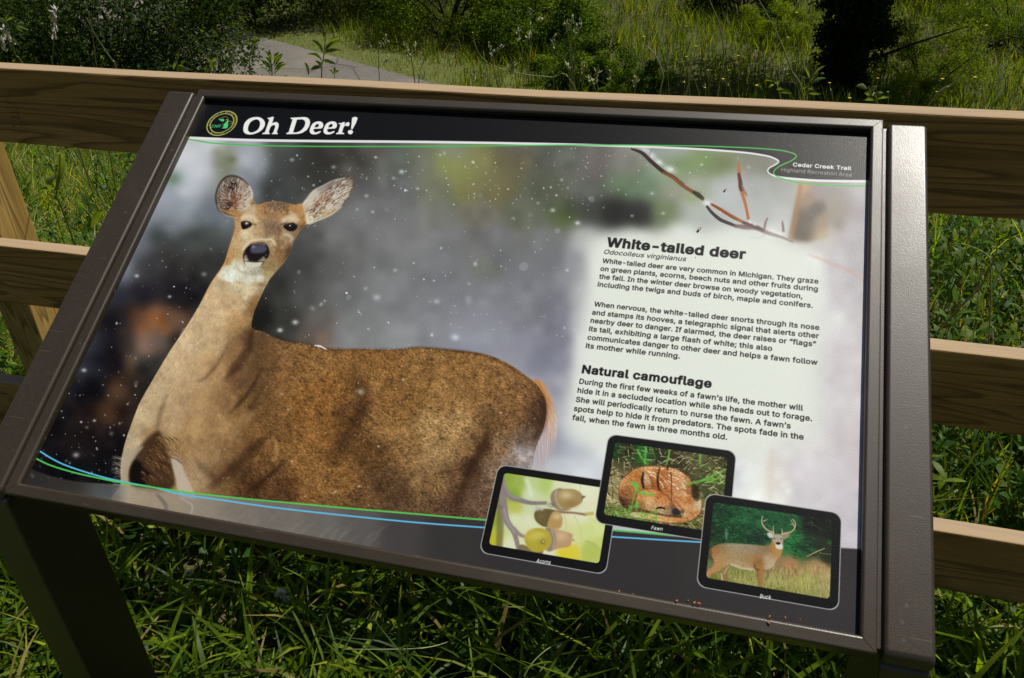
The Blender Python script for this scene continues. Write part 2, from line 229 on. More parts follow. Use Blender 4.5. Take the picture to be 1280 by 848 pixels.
'y': (0.765,[[19,-54,24,-34,28,-34,35,-35,41,-35,46,-33,51,-29,56,-23,59,-14,64,-1,7,149,33,149,65,61,73,34,81,8,72,8,80,34,88,61,120,149,146,149,80,-23,75,-33,69,-42,63,-49,55,-53,46,-56,36,-57,25,-56]]),
'z': (0.748,[[16,0,16,18,100,126,100,127,19,127,19,149,131,149,131,130,50,24,50,22,133,22,133,0]]),
'’': (0.348,[[20,125,32,200,59,200,39,125]]),
'“': (0.59,[[20,125,41,200,59,200,48,125],[69,125,90,200,108,200,96,125]]),
'”': (0.59,[[20,125,32,200,59,200,39,125],[69,125,81,200,108,200,87,125]]),
' ': (0.369,[])}
def glyphs(t, off, shear):
    """closed outlines of a line of lettering, capital height 1"""
    out = []; x = 0
    for ch in t:
        ad, cs = FONT[ch]
        for s in cs:
            p = np.array(s, float).reshape(-1, 2)/200
            if off:
                q = np.roll(p, -1, 0)-p; L = np.linalg.norm(q, axis=1, keepdims=True); p = p[L[:, 0] > 1e-6]
                q = np.roll(p, -1, 0)-p; q /= np.linalg.norm(q, axis=1, keepdims=True)
                n = np.stack([-q[:, 1], q[:, 0]], 1); n0 = np.roll(n, 1, 0); m = n+n0; m /= np.maximum((m*m).sum(1, keepdims=True)/2, .7)
                p = p+m*off
            p = p+[x, 0]; p[:, 0] += p[:, 1]*shear
            out.append(p)
        x += ad+off*.9
    lo = min(p[:, 0].min() for p in out); w = max(p[:, 0].max() for p in out)-lo
    return [p-[lo, 0] for p in out], w
# ---------------------------------------------------------------- the printed face of the sign (flat print)
PS = 2.4                                   # canvas pixels per drawing unit
OX, OY, CWU, CHU = 22.0, 112.0, 1070.0, 686.0
CW, CH = int(CWU*PS), int(CHU*PS)
rng = np.random.default_rng(7)
IMG = np.zeros((CH, CW, 3), np.float32)

def rast(polys, sm=False):
    """exact-area coverage of closed polygons (drawing units) -> (y0,x0,array)"""
    segs = []
    for p in polys:
        p = np.asarray(p, np.float64)
        if sm: p = curve(p, True)
        q = np.roll(p, -1, 0)
        segs.append(np.concatenate([p, q], 1))
    s = np.concatenate(segs)
    s = (s - [OX, OY, OX, OY])*PS
    x0 = int(np.floor(s[:, [0, 2]].min()))-1; x1 = int(np.ceil(s[:, [0, 2]].max()))+2
    y0 = int(np.floor(s[:, [1, 3]].min()))-1; y1 = int(np.ceil(s[:, [1, 3]].max()))+2
    w, h = x1-x0, y1-y0
    s = s - [x0, y0, x0, y0]
    for ax in (1, 0):                       # split at rows, then at columns
        a, b = s[:, ax], s[:, ax+2]
        lo, hi = np.floor(np.minimum(a, b)), np.floor(np.maximum(a, b))
        n = (hi-lo).astype(int)+1
        idx = np.repeat(np.arange(len(s)), n)
        k = np.arange(n.sum()) - np.repeat(np.cumsum(n)-n, n)
        A, B = a[idx], b[idx]
        d = B-A; d = np.where(np.abs(d) < 1e-12, 1e-12, d)
        fwd = d > 0
        e0 = lo[idx]+k; e1 = e0+1
        t0 = np.clip((np.where(fwd, e0, e1)-A)/d, 0, 1); t1 = np.clip((np.where(fwd, e1, e0)-A)/d, 0, 1)
        single = n[idx] == 1
        t0 = np.where(single, 0, t0); t1 = np.where(single, 1, t1)
        P, Q = s[idx, :2], s[idx, 2:]
        D = Q-P
        s = np.concatenate([P+D*t0[:, None], P+D*t1[:, None]], 1)
    mx, my = (s[:, 0]+s[:, 2])/2, (s[:, 1]+s[:, 3])/2
    dy = s[:, 3]-s[:, 1]
    c = np.clip(np.floor(mx).astype(int), 0, w-2); r = np.clip(np.floor(my).astype(int), 0, h-1)
    fx = mx-c
    acc = np.zeros(h*w)
    np.add.at(acc, r*w+c, dy*(1-fx)); np.add.at(acc, r*w+c+1, dy*fx)
    cov = np.clip(np.abs(np.cumsum(acc.reshape(h, w), 1)), 0, 1).astype(np.float32)
    return y0, x0, cov

def curve(p, closed, n=8):
    p = np.asarray(p, float)
    if closed: q = np.concatenate([p[-1:], p, p[:2]])
    else: q = np.concatenate([2*p[:1]-p[1:2], p, 2*p[-1:]-p[-2:-1]])
    t = (np.arange(n)/n)[:, None]
    out = []
    for i in range(1, len(q)-2):
        a, b, c, d = q[i-1:i+3]
        out.append(.5*((2*b)+(-a+c)*t+(2*a-5*b+4*c-d)*t*t+(-a+3*b-3*c+d)*t**3))
    out = np.concatenate(out)
    return out if closed else np.concatenate([out, q[-2:-1]])

def box1(a, r, ax):
    r = int(round(r))
    if r < 1: return a
    pad = [(0, 0)]*a.ndim; pad[ax] = (r+1, r)
    c = np.cumsum(np.pad(a, pad, mode='edge'), axis=ax, dtype=np.float64)
    n = a.shape[ax]
    hi = np.take(c, np.arange(2*r+1, 2*r+1+n), axis=ax); lo = np.take(c, np.arange(0, n), axis=ax)
    return ((hi-lo)/(2*r+1)).astype(np.float32)
def blurf(a, r):
    r = r*PS*.58
    for _ in range(3): a = box1(box1(a, r, 0), r, 1)
    return a

def comp(y0, x0, cov, col, alpha=1.0):
    """col: rgb tuple or function(y-slice, x-slice) -> array"""
    h, w = cov.shape
    a0, b0 = max(0, -y0), max(0, -x0)
    a1, b1 = min(h, CH-y0), min(w, CW-x0)
    if a1 <= a0 or b1 <= b0: return
    c = (cov[a0:a1, b0:b1]*alpha)[..., None]
    ys, xs = slice(y0+a0, y0+a1), slice(x0+b0, x0+b1)
    v = col(ys, xs) if callable(col) else np.array(col, np.float32)
    IMG[ys, xs] += (v-IMG[ys, xs])*c

def padded(y0, x0, cov, r):
    k = int(r*PS*1.9)+2
    return y0-k, x0-k, blurf(np.pad(cov, k), r)
def fill(p, col, alpha=1.0, blur=0, sm=True, holes=()):
    y0, x0, c = rast([p], sm)
    if holes:
        for hh in holes:
            yy, xx, cc = rast([hh], sm)
            c[yy-y0:yy-y0+cc.shape[0], xx-x0:xx-x0+cc.shape[1]] *= 1-cc
    if blur: y0, x0, c = padded(y0, x0, c, blur)
    comp(y0, x0, c, col, alpha)
def stroke(p, w, col, alpha=1.0, blur=0, sm=True):
    p = curve(p, False, 6) if sm and len(p) > 2 else np.asarray(p, float)
    wd = np.interp(np.linspace(0, 1, len(p)), np.linspace(0, 1, len(np.atleast_1d(w))), np.atleast_1d(w)) if np.ndim(w) else np.full(len(p), w)
    t = np.gradient(p, axis=0); t /= np.linalg.norm(t, axis=1, keepdims=True)+1e-9
    nrm = np.stack([-t[:, 1], t[:, 0]], 1)*wd[:, None]/2
    fill(np.concatenate([p+nrm, (p-nrm)[::-1]]), col, alpha, blur, sm=False)
def blob(x, y, rx, ry=None, col=(255, 255, 255), alpha=1.0, ang=0, hard=0):
    ry = ry or rx; R = max(rx, ry)*(1.15 if hard else 2.4)+1
    x0 = int((x-R-OX)*PS); x1 = int((x+R-OX)*PS)+1; y0 = int((y-R-OY)*PS); y1 = int((y+R-OY)*PS)+1
    X = (np.arange(x0, x1)+.5)/PS+OX-x; Y = (np.arange(y0, y1)+.5)/PS+OY-y
    X, Y = np.meshgrid(X, Y); c, s = np.cos(ang), np.sin(ang)
    u, v = (X*c+Y*s)/rx, (-X*s+Y*c)/ry
    d = np.sqrt(u*u+v*v)
    cov = np.clip((1-d)*rx*PS+.5, 0, 1) if hard else np.exp(-d*d*1.2)
    comp(y0, x0, cov.astype(np.float32), col, alpha)

def field(pts, sig, step=6):
    """smooth colour field through scattered colour points"""
    P = np.array([(a, b) for a, b, c in pts], np.float32); C = np.array([c for a, b, c in pts], np.float32)
    xs = np.arange(OX, OX+CWU+step, step); ys = np.arange(OY, OY+CHU+step, step)
    X, Y = np.meshgrid(xs, ys)
    d2 = (X[..., None]-P[:, 0])**2+(Y[..., None]-P[:, 1])**2
    w = 1/(d2+sig*sig)**2.2
    F = ((w/w.sum(-1, keepdims=True)) @ C).astype(np.float32)
    def get(ysl, xsl):
        yy = (np.arange(ysl.start, ysl.stop)+.5)/PS/step; xx = (np.arange(xsl.start, xsl.stop)+.5)/PS/step
        i, j = yy.astype(int), xx.astype(int)
        fy, fx = (yy-i)[:, None, None], (xx-j)[None, :, None]
        i1, j1 = np.minimum(i+1, F.shape[0]-1), np.minimum(j+1, F.shape[1]-1)
        return (F[i][:, j]*(1-fy)*(1-fx)+F[i][:, j1]*(1-fy)*fx+F[i1][:, j]*fy*(1-fx)+F[i1][:, j1]*fy*fx).astype(np.float32)
    return get
def noise(h, w, sc, seed=0):
    """smooth value noise, about -1..1, feature size sc drawing units"""
    r = np.random.default_rng(seed+1000)
    s = sc*PS
    g = r.normal(size=(int(h/s)+3, int(w/s)+3)).astype(np.float32)
    yy = np.arange(h)/s; xx = np.arange(w)/s
    i, j = yy.astype(int), xx.astype(int)
    fy, fx = (yy-i), (xx-j); fy = (fy*fy*(3-2*fy))[:, None]; fx = (fx*fx*(3-2*fx))[None]
    return g[i][:, j]*(1-fy)*(1-fx)+g[i][:, j+1]*(1-fy)*fx+g[i+1][:, j]*fy*(1-fx)+g[i+1][:, j+1]*fy*fx
def fur(h, w, dx, dy, n, seed=0, pre=0):
    """noise smeared along (dx,dy)"""
    r = np.random.default_rng(seed)
    a = r.normal(size=(h, w)).astype(np.float32)
    if pre: a = box1(box1(a, pre, 0), pre, 1)
    o = np.zeros_like(a)
    for k in range(n): o += np.roll(np.roll(a, int(round(k*dy)), 0), int(round(k*dx)), 1)
    return o/(o.std()+1e-6)

# --- panel plane <-> drawing units
def hom(src, dst):
    A = []
    for (x, y), (u, v) in zip(src, dst):
        A.append([x, y, 1, 0, 0, 0, -u*x, -u*y, -u]); A.append([0, 0, 0, x, y, 1, -v*x, -v*y, -v])
    return np.linalg.svd(np.array(A, float))[2][-1].reshape(3, 3)
def apply(Hm, p):
    p = np.atleast_2d(np.asarray(p, float)); q = np.c_[p, np.ones(len(p))] @ Hm.T
    return q[:, :2]/q[:, 2:]

def paint(Hp, PW, PH):
    """Hp: panel metres -> drawing units"""
    Hi = np.linalg.inv(Hp)
    # ---------------- out-of-focus snowy background
    bg = []
    def row(y, s):
        for t in s.split():
            x, r, g, b = map(int, t.split(',')); bg.append((x, y, (r, g, b)))
    row(180, "225,176,172,180 262,175,172,178 310,150,150,160 350,84,84,80 400,62,58,54 470,85,78,74 560,105,104,92 640,98,90,80 720,92,90,86 800,128,124,120 850,140,142,140 900,130,135,112 950,118,115,100 1010,140,132,125 1080,165,158,165")
    row(205, "215,168,168,178 245,170,170,182 280,122,124,100 320,142,145,158 350,72,74,74 400,56,54,48 440,66,62,56 490,92,92,86 530,96,96,84 560,124,124,66 600,118,112,62 640,100,92,64 690,88,88,80 740,98,88,86 790,112,112,98 830,140,142,138 870,122,134,96 900,104,116,66 950,124,122,108 1010,150,140,120 1080,168,160,166")
    row(235, "200,140,144,160 240,168,168,182 300,120,125,138 345,66,68,66 400,60,58,54 450,84,82,80 500,98,97,98 550,108,108,86 580,122,118,62 620,106,96,58 680,86,88,74 730,88,90,84 780,92,112,84 810,104,122,98 840,138,136,120 870,140,142,128 910,164,164,168 950,150,150,150 985,160,158,155 1040,140,130,128 1080,164,156,164")
    row(265, "185,128,132,146 230,132,136,146 260,110,116,126 400,94,92,92 450,110,108,110 500,108,107,108 550,106,106,96 600,104,98,84 650,94,96,78 700,74,82,56 735,66,68,62 770,44,44,42 800,44,44,42 830,110,122,84 870,160,162,158 910,162,162,164 960,168,166,168 1040,138,124,112 1080,158,148,156")
    row(300, "172,104,108,122 205,70,72,72 250,72,76,74 380,80,78,78 430,104,102,103 500,112,110,112 560,106,104,106 620,104,102,106 690,108,106,110 730,160,158,160 790,196,194,192 850,204,203,200 920,204,202,200 970,196,190,188 1020,178,168,166 1075,160,150,158")
    row(335, "152,116,120,138 185,64,62,66 220,50,46,45 260,58,58,54 370,72,72,70 420,92,90,90 480,104,102,105 550,110,108,115 620,108,106,114 690,108,106,114 720,132,130,138 760,204,203,198 900,208,208,202 1010,206,204,202 1050,178,168,176 1080,168,158,166")
    row(370, "142,50,50,64 180,40,37,44 215,36,33,38 245,40,36,38 345,56,55,50 380,76,75,74 430,98,96,98 500,112,110,116 580,114,112,120 650,112,110,120 700,110,108,120 725,150,148,155 770,206,206,200 1020,205,203,200 1050,184,172,180 1080,176,166,176")
    row(400, "125,34,32,38 150,34,30,34 172,96,60,36 195,158,92,46 215,118,82,60 330,36,35,30 360,52,50,46 400,98,90,86 450,112,110,112 520,118,116,122 600,120,118,128 660,114,112,122 700,108,106,122 725,160,158,168 800,207,207,201 1040,196,190,192 1080,180,168,176")
    row(425, "115,48,48,60 140,40,36,42 160,60,46,40 180,132,96,78 200,106,90,84 220,60,48,44 350,60,58,54 390,92,80,72 402,128,102,86 430,124,120,124 500,134,132,138 600,132,130,144 660,124,122,140 700,112,110,128 735,190,188,192 1060,188,176,184")
    row(455, "100,56,56,68 120,38,38,48 145,30,26,30 165,96,72,54 180,58,52,50 200,60,54,50 640,132,130,146 680,110,108,130 705,124,122,142 730,196,194,196 1060,190,178,184")
    row(485, "92,30,28,34 120,18,17,22 148,92,64,42 165,58,44,36 182,38,33,31 690,134,130,148 705,150,148,162 730,204,203,199 1060,188,176,184")
    row(515, "75,26,22,24 105,44,32,28 135,86,56,36 155,52,36,28 700,160,156,172 730,205,204,200 1050,192,182,188")
    row(550, "55,20,18,21 90,36,26,24 120,34,24,22 145,26,20,20 690,140,138,155 720,160,162,178 760,205,205,206 950,208,206,203 1000,198,190,192 1060,190,178,184")
    row(590, "40,28,26,28 80,20,18,20 130,22,20,20 700,170,170,184 730,186,186,198 920,196,194,202 945,216,214,212 965,206,194,190 1000,192,180,188 1060,188,176,186")
    row(640, "35,60,57,56 90,74,74,74 130,72,76,78 700,150,148,158 920,196,192,200 940,220,220,216 965,214,204,200 1000,190,180,188 1060,186,174,186")
    row(700, "100,100,100,100 600,64,60,60 1060,180,168,180")
    bgf = field(bg, 9, 5)
    IMG[:] = bgf(slice(0, CH), slice(0, CW))
    IMG[:] = blurf(IMG, 6); g_ = IMG.mean(-1, keepdims=True); IMG[:] = g_+(IMG-g_)*.76
    IMG[:] += (noise(CH, CW, 13, 3)*3.5+noise(CH, CW, 30, 4)*4)[..., None]
    for x, y, q, c, a in ((232, 196, 20, (204, 203, 210), .8), (218, 222, 16, (186, 187, 198), .7), (250, 214, 16, (196, 196, 206), .75), (306, 200, 13, (176, 176, 188), .7), (262, 182, 14, (198, 197, 204), .7), (205, 250, 14, (158, 160, 174), .6), (300, 222, 9, (150, 152, 164), .6), (236, 258, 12, (158, 160, 172), .5), (212, 285, 11, (140, 146, 160), .5), (196, 296, 10, (66, 72, 70), .5), (206, 318, 11, (56, 50, 48), .5), (262, 292, 9, (80, 84, 84), .45),
                          (560, 205, 22, (122, 128, 84), .5), (600, 232, 20, (116, 116, 84), .45), (830, 218, 20, (128, 146, 112), .5), (878, 200, 12, (110, 134, 78), .6), (868, 246, 12, (126, 140, 84), .6), (905, 252, 26, (176, 177, 180), .6), (690, 232, 20, (84, 88, 70), .5), (380, 210, 22, (58, 56, 52), .5), (450, 400, 40, (122, 121, 126), .35), (600, 420, 50, (136, 135, 148), .4), (540, 300, 50, (120, 118, 122), .3), (450, 260, 30, (112, 111, 114), .35)):
        blob(x, y, q*1.3, q, c, a)
    IMG[:] += (10/(1+np.exp(-((np.arange(CW)/PS+OX-400)/30))))[None, :, None].astype(np.float32)
    # bokeh discs and patches
    for x, y, r, c, a in ((434, 212, 9, (110, 104, 98), .6), (710, 198, 9, (120, 128, 118), .5), (776, 200, 12, (135, 125, 130), .5), (850, 208, 14, (110, 135, 80), .5),
                          (800, 232, 14, (100, 125, 100), .4), (620, 362, 9, (150, 148, 158), .4), (604, 379, 6, (150, 150, 158), .4), (500, 196, 9, (108, 118, 112), .5),
                          (572, 190, 12, (135, 138, 128), .4), (575, 213, 14, (140, 140, 84), .4), (705, 275, 12, (96, 110, 60), .45), (605, 335, 16, (108, 110, 90), .4),
                          (178, 412, 7, (146, 92, 56), .4), (207, 413, 7, (152, 96, 58), .4), (145, 490, 9, (90, 66, 48), .5), (185, 438, 9, (140, 110, 100), .45), (178, 462, 7, (36, 36, 34), .6),
                          (216, 223, 9, (60, 90, 62), .55), (290, 200, 5, (92, 98, 66), .55), (272, 190, 6, (122, 124, 96), .5), (770, 268, 18, (38, 38, 36), .7), (797, 272, 14, (40, 40, 38), .6)):
        blob(x, y, r*1.5, r*1.2, c, a)
    # branch top right
    def Z(p, ox, oy, s): return [(ox+a/s, oy+b/s) for a, b in p]
    B = lambda *p: Z(p, 780, 175, 5.818)
    blob(806, 187, 11, 4, (200, 200, 208), .8, .5); blob(815, 195, 6, 4, (208, 208, 214), .8, .6); blob(824, 203, 6, 3.4, (214, 214, 218), .9, .5); blob(838, 212, 8, 4, (216, 216, 220), .9, .3)
    stroke(B((180, 120), (205, 60)), .8, (90, 80, 78), .6); stroke(B((360, 230), (400, 160)), .9, (110, 100, 100), .6); stroke(B((370, 225), (420, 190)), .7, (120, 110, 110), .5)
    stroke(B((50, 65), (130, 95), (200, 160), (290, 235), (350, 265)), [2.2, 4.2, 5, 5, 4], (58, 42, 38), 1, .35)
    stroke(B((280, 238), (350, 268), (430, 335), (510, 385), (580, 440)), [3, 5, 4.6, 4.4, 3.4], (128, 78, 42), 1, .35)
    stroke(B((290, 233), (360, 262), (440, 325)), 1.4, (70, 46, 38), .7, .4)
    stroke(B((500, 375), (540, 400), (580, 430)), [3, 6, 3], (52, 46, 36), 1, .5)
    blob(884, 254, 6, 4, (214, 212, 218), .95, .3)
    stroke(B((630, 465), (700, 505), (790, 560), (880, 605)), [3, 4.4, 4.6, 3], (160, 92, 46), 1, .35)
    stroke(B((640, 470), (720, 520), (820, 585)), 1.1, (70, 44, 38), .8, .3)
    stroke(B((600, 480), (640, 530), (700, 580), (770, 610), (820, 630)), [3, 4, 4.4, 4.2, 3], (62, 50, 50), 1, .35)
    stroke(B((800, 625), (880, 635), (960, 640), (1050, 680), (1150, 710), (1230, 745)), [4, 6, 6, 4.4, 3.4, 2], (112, 84, 84), .9, .6)
    stroke(B((860, 600), (940, 625), (1020, 665)), [3, 5, 4], (80, 58, 58), .9, .5)
    stroke(B((830, 165), (838, 240), (848, 350), (872, 430), (890, 500), (905, 580)), [2.6, 4, 4.4, 4, 3.6, 3.4], (176, 104, 58), 1, .3)
    stroke(B((832, 240), (845, 300), (850, 350), (862, 372)), [3, 4.6, 5, 3], (70, 40, 36), .95, .4)
    stroke(B((858, 340), (880, 385), (895, 410)), [3, 3.4, 1.4], (134, 96, 78), .8, .4)
    stroke(B((1020, 650), (1030, 600), (1045, 565)), [3, 2.4, 1.6], (120, 80, 76), .8, .4); stroke(B((1160, 670), (1155, 620), (1150, 590)), [3, 2.4, 1.4], (110, 74, 78), .8, .4)
    stroke(B((920, 712), (980, 714), (1030, 690)), 1.4, (150, 132, 136), .6, .4)
    for x, y, r in ((920, 600, 3), (950, 615, 3), (1080, 655, 5), (1130, 680, 6)): blob(780+x/5.818, 175+y/5.818, r, 2, (222, 218, 222), .85, .4)
    # stump far right
    stf = field([(1000, 235, (185, 150, 118)), (1010, 250, (150, 125, 110)), (1005, 275, (96, 86, 76)), (995, 295, (92, 80, 66)), (1025, 240, (150, 138, 140)), (1030, 275, (150, 132, 112)), (1020, 262, (100, 92, 88)), (1035, 295, (176, 154, 130)), (1050, 260, (155, 142, 142)), (1070, 300, (160, 142, 140))], 6, 4)
    fill([(1000, 226), (1030, 228), (1034, 262), (1036, 296), (1010, 303), (990, 302), (987, 298), (993, 262)], stf, .85, 4.5, sm=False)
    stroke([(1001, 230), (997, 255), (993, 280), (987, 301)], [4, 6, 6, 5], (160, 116, 84), .75, 1.8)
    stroke([(1010, 318), (1040, 330), (1060, 338), (1081, 350)], [3, 4, 5, 3], (192, 150, 140), .45, 1.6)
    # falling snow behind
    def snow(n, reg, rs, a, seed, soft=.5):
        r = np.random.default_rng(seed)
        for _ in range(n):
            x, y = r.uniform(reg[0], reg[2]), r.uniform(reg[1], reg[3]); q = rs*np.exp(r.normal()*.45)
            g = int(r.uniform(185, 235)); blob(x, y, q, q*r.uniform(.7, 1), (g, g, g+4), a*r.uniform(.4, 1), r.uniform(0, 3), hard=r.random() > soft)
    snow(26, (330, 185, 740, 430), 2.6, .28, 1, .2); snow(90, (330, 185, 740, 430), .8, .75, 2, .4); snow(60, (90, 300, 250, 600), .85, .75, 3, .4); snow(16, (90, 300, 250, 600), 2.0, .35, 4, .2)
    snow(110, (330, 185, 800, 260), .7, .8, 5, .4); snow(25, (800, 185, 980, 290), .7, .6, 6); snow(30, (195, 185, 330, 330), .7, .55, 7); snow(40, (40, 540, 150, 610), .8, .8, 8)
    for x, y, r, a in ((365, 200, 3, .5), (417, 209, 3, .5), (502, 215, 3.6, .75), (691, 263, 3.2, .7), (722, 279, 3.4, .85), (569, 422, 5.4, .75), (471, 372, 5, .5), (457, 361, 3, .4), (546, 377, 4, .45), (494, 338, 2.6, .5),
                       (709, 338, 2.2, .7), (350, 413, 3.6, .85), (369, 403, 4, .8), (105, 463, 3.2, .75), (171, 345, 3, .7), (255, 343, 3.6, .4), (212, 371, 2.4, .7), (95, 569, 4.4, .6), (118, 526, 2, .8),
                       (41, 596, 2.4, .7), (40, 594, 3, .5), (790, 270, 2.2, .6), (815, 242, 2.6, .5), (829, 267, 2.4, .6), (877, 206, 2, .7), (492, 223, 2.4, .5), (458, 245, 2.8, .5), (522, 236, 2.2, .6), (466, 265, 2, .7), (702, 225, 2.4, .5)):
        blob(x, y, r, r*.8, (205, 207, 212), a)
    for k_, rg in enumerate(((330, 190, 740, 425), (60, 320, 240, 600), (450, 185, 900, 250))): snow(120, rg, .55, .95, 40+k_, 0)
    # ---------------- the doe
    fld = field([(305, 360, (190, 172, 140)), (300, 378, (176, 146, 110)), (318, 385, (120, 88, 56)), (270, 392, (186, 156, 120)), (300, 405, (158, 122, 82)), (312, 420, (96, 70, 46)), (240, 425, (184, 156, 122)), (270, 430, (174, 144, 108)), (295, 440, (128, 96, 62)), (215, 460, (176, 148, 114)), (245, 470, (166, 136, 102)), (270, 465, (148, 114, 78)), (300, 470, (98, 70, 46)),
        (195, 490, (170, 144, 112)), (225, 500, (164, 134, 100)), (255, 500, (148, 114, 78)), (280, 500, (134, 100, 66)), (180, 520, (168, 144, 112)), (210, 530, (162, 132, 98)), (245, 535, (150, 116, 78)), (275, 530, (146, 112, 76)), (300, 520, (120, 88, 54)),
        (165, 555, (164, 142, 114)), (195, 548, (140, 108, 72)), (230, 565, (146, 112, 76)), (265, 565, (138, 106, 72)), (290, 560, (118, 86, 54)), (250, 592, (150, 122, 92)), (275, 595, (112, 82, 52)), (300, 590, (84, 58, 34)), (330, 575, (96, 66, 38)),
        (325, 430, (92, 66, 44)), (345, 440, (112, 80, 48)), (330, 465, (98, 70, 44)), (315, 500, (100, 72, 44)), (335, 510, (104, 74, 42)), (320, 545, (110, 78, 44)), (350, 480, (118, 82, 46)), (390, 450, (122, 86, 48)), (430, 450, (124, 86, 48)), (480, 450, (122, 84, 46)), (530, 448, (132, 94, 54)), (580, 455, (128, 90, 50)), (630, 468, (122, 86, 50)),
        (660, 490, (112, 78, 46)), (675, 505, (84, 58, 36)), (672, 525, (82, 56, 38)), (645, 500, (124, 88, 50)), (640, 525, (112, 80, 48)), (660, 545, (106, 84, 68)), (655, 570, (150, 136, 136)), (640, 580, (126, 106, 96)),
        (380, 500, (124, 84, 42)), (420, 490, (124, 84, 42)), (400, 540, (122, 82, 42)), (440, 515, (92, 62, 34)), (450, 490, (104, 72, 40)), (430, 560, (96, 66, 36)), (470, 480, (124, 88, 48)), (500, 500, (118, 82, 44)), (480, 530, (128, 92, 52)), (520, 490, (124, 88, 48)), (555, 500, (130, 94, 54)), (600, 490, (128, 90, 52)),
        (540, 530, (148, 114, 72)), (570, 530, (146, 112, 72)), (515, 560, (128, 94, 56)), (550, 565, (144, 112, 72)), (580, 560, (128, 96, 60)), (612, 530, (106, 76, 46)), (605, 560, (78, 54, 34)), (590, 585, (70, 48, 32)), (622, 560, (118, 90, 62)), (615, 590, (112, 88, 70)), (570, 600, (96, 70, 46)), (545, 610, (118, 88, 56)), (520, 600, (112, 82, 50)), (590, 620, (96, 72, 56)), (560, 632, (84, 60, 44)),
        (350, 560, (112, 78, 42)), (380, 580, (124, 86, 46)), (350, 610, (84, 56, 34)), (390, 610, (116, 80, 44)), (430, 600, (118, 82, 44)), (465, 570, (92, 64, 36)), (480, 600, (84, 60, 38)), (455, 625, (96, 68, 42)), (500, 625, (92, 68, 46)), (420, 632, (108, 76, 44)), (320, 605, (80, 54, 32))], 7, 4)
    body = [(293, 273), (294, 285), (291, 296), (286, 312), (281, 327), (275, 338), (263, 355), (250, 380), (232, 410), (213, 438), (192, 473), (175, 503), (165, 528), (158, 548), (154, 563), (151, 584), (151, 604), (149, 640), (300, 690), (610, 700), (640, 630), (664, 585), (670, 560), (680, 534), (683, 507), (675, 486), (654, 467), (626, 450), (602, 442), (564, 437.5),
            (523, 434.5), (489, 437.5), (459, 436.5), (410, 436), (381, 429.5), (354, 426), (328, 414.5), (315, 410), (317, 393), (322, 380), (336, 351), (346, 338), (359, 323), (367, 302), (376, 287), (383, 279), (385, 262), (378, 255), (367, 256), (357, 253.5), (346, 252), (333, 253), (325, 255.5), (313, 256), (303, 263), (297, 270)]
    # tail and pale rump hair
    fill([(664, 472), (678, 482), (688, 492), (694, 508), (695, 530), (692, 555), (684, 580), (668, 600), (655, 600), (672, 545)], (180, 162, 160), .35, 6)
    r = np.random.default_rng(21)
    for _ in range(620):
        t = r.random()**1.3; x, y = np.interp(t, [0, .3, .6, 1], [666, 680, 683, 668])+r.uniform(-3, 8)*(1-.4*t), 474+t*84; dx = r.uniform(3, 22)*r.uniform(.5, 1)*(1-t*.45)
        g = r.uniform(.78, 1.14); c = (186*g, 132*g, 84*g) if t < .3 else (206*g, 170*g, 146*g) if t < .55 else (186*g, 168*g, 172*g)
        stroke([(x, y), (x+dx*.6, y+r.uniform(8, 20)), (x+dx*.5, y+r.uniform(22, 44))], [.5, .8, .1], c, .6*(1-.45*t))
    y0, x0, cov = rast([body], True)
    rl = int(PS*12)
    h, w = cov.shape
    f1 = fur(h, w, -1, 1.2, 5, 1); sw = np.clip(.5+.6*noise(h, w, 40, 77), 0, 1); f2 = (fur(h, w, 1.0, .35, 6, 2, 1)*sw+fur(h, w, .8, .75, 6, 3, 1)*(1-sw))*.6+fur(h, w, 1.0, .5, 5, 4)*.8; n1 = noise(h, w, 7, 5); n2 = noise(h, w, 2.4, 6); n3 = noise(h, w, 18, 8)
    X = (np.arange(w)+x0+.5)/PS+OX; Y = (np.arange(h)+y0+.5)/PS+OY; X, Y = np.meshgrid(X, Y)
    coarse = 1/(1+np.exp(-((X-318)+(Y-480)*.28)/14))
    amp = (5+11.5*coarse)*np.where(Y < 345, .65, 1)*(1-.75*np.clip((X-628)/30, 0, 1)*np.clip((Y-530)/25, 0, 1))
    tex = (f1*(1-coarse)+f2*coarse)*amp + n1*(3+3*coarse)+n2*2.6*(1+coarse)+n3*3.5
    cov2 = blurf(cov, .35)
    def grade(c): g = c.mean(-1, keepdims=True); return g+(c-g)*.88
    def bcol(ys, xs):
        c = fld(ys, xs); t = tex[ys.start-y0:ys.stop-y0, xs.start-x0:xs.stop-x0][..., None]
        return np.clip(grade(c)*(1.09+t/95)+t*.12, 6, 250)
    comp(y0, x0, cov2, bcol)
    # folds
    Z6 = lambda *p: Z(p, 130, 360, 3.03)
    Z7 = lambda *p: Z(p, 400, 400, 3.03)
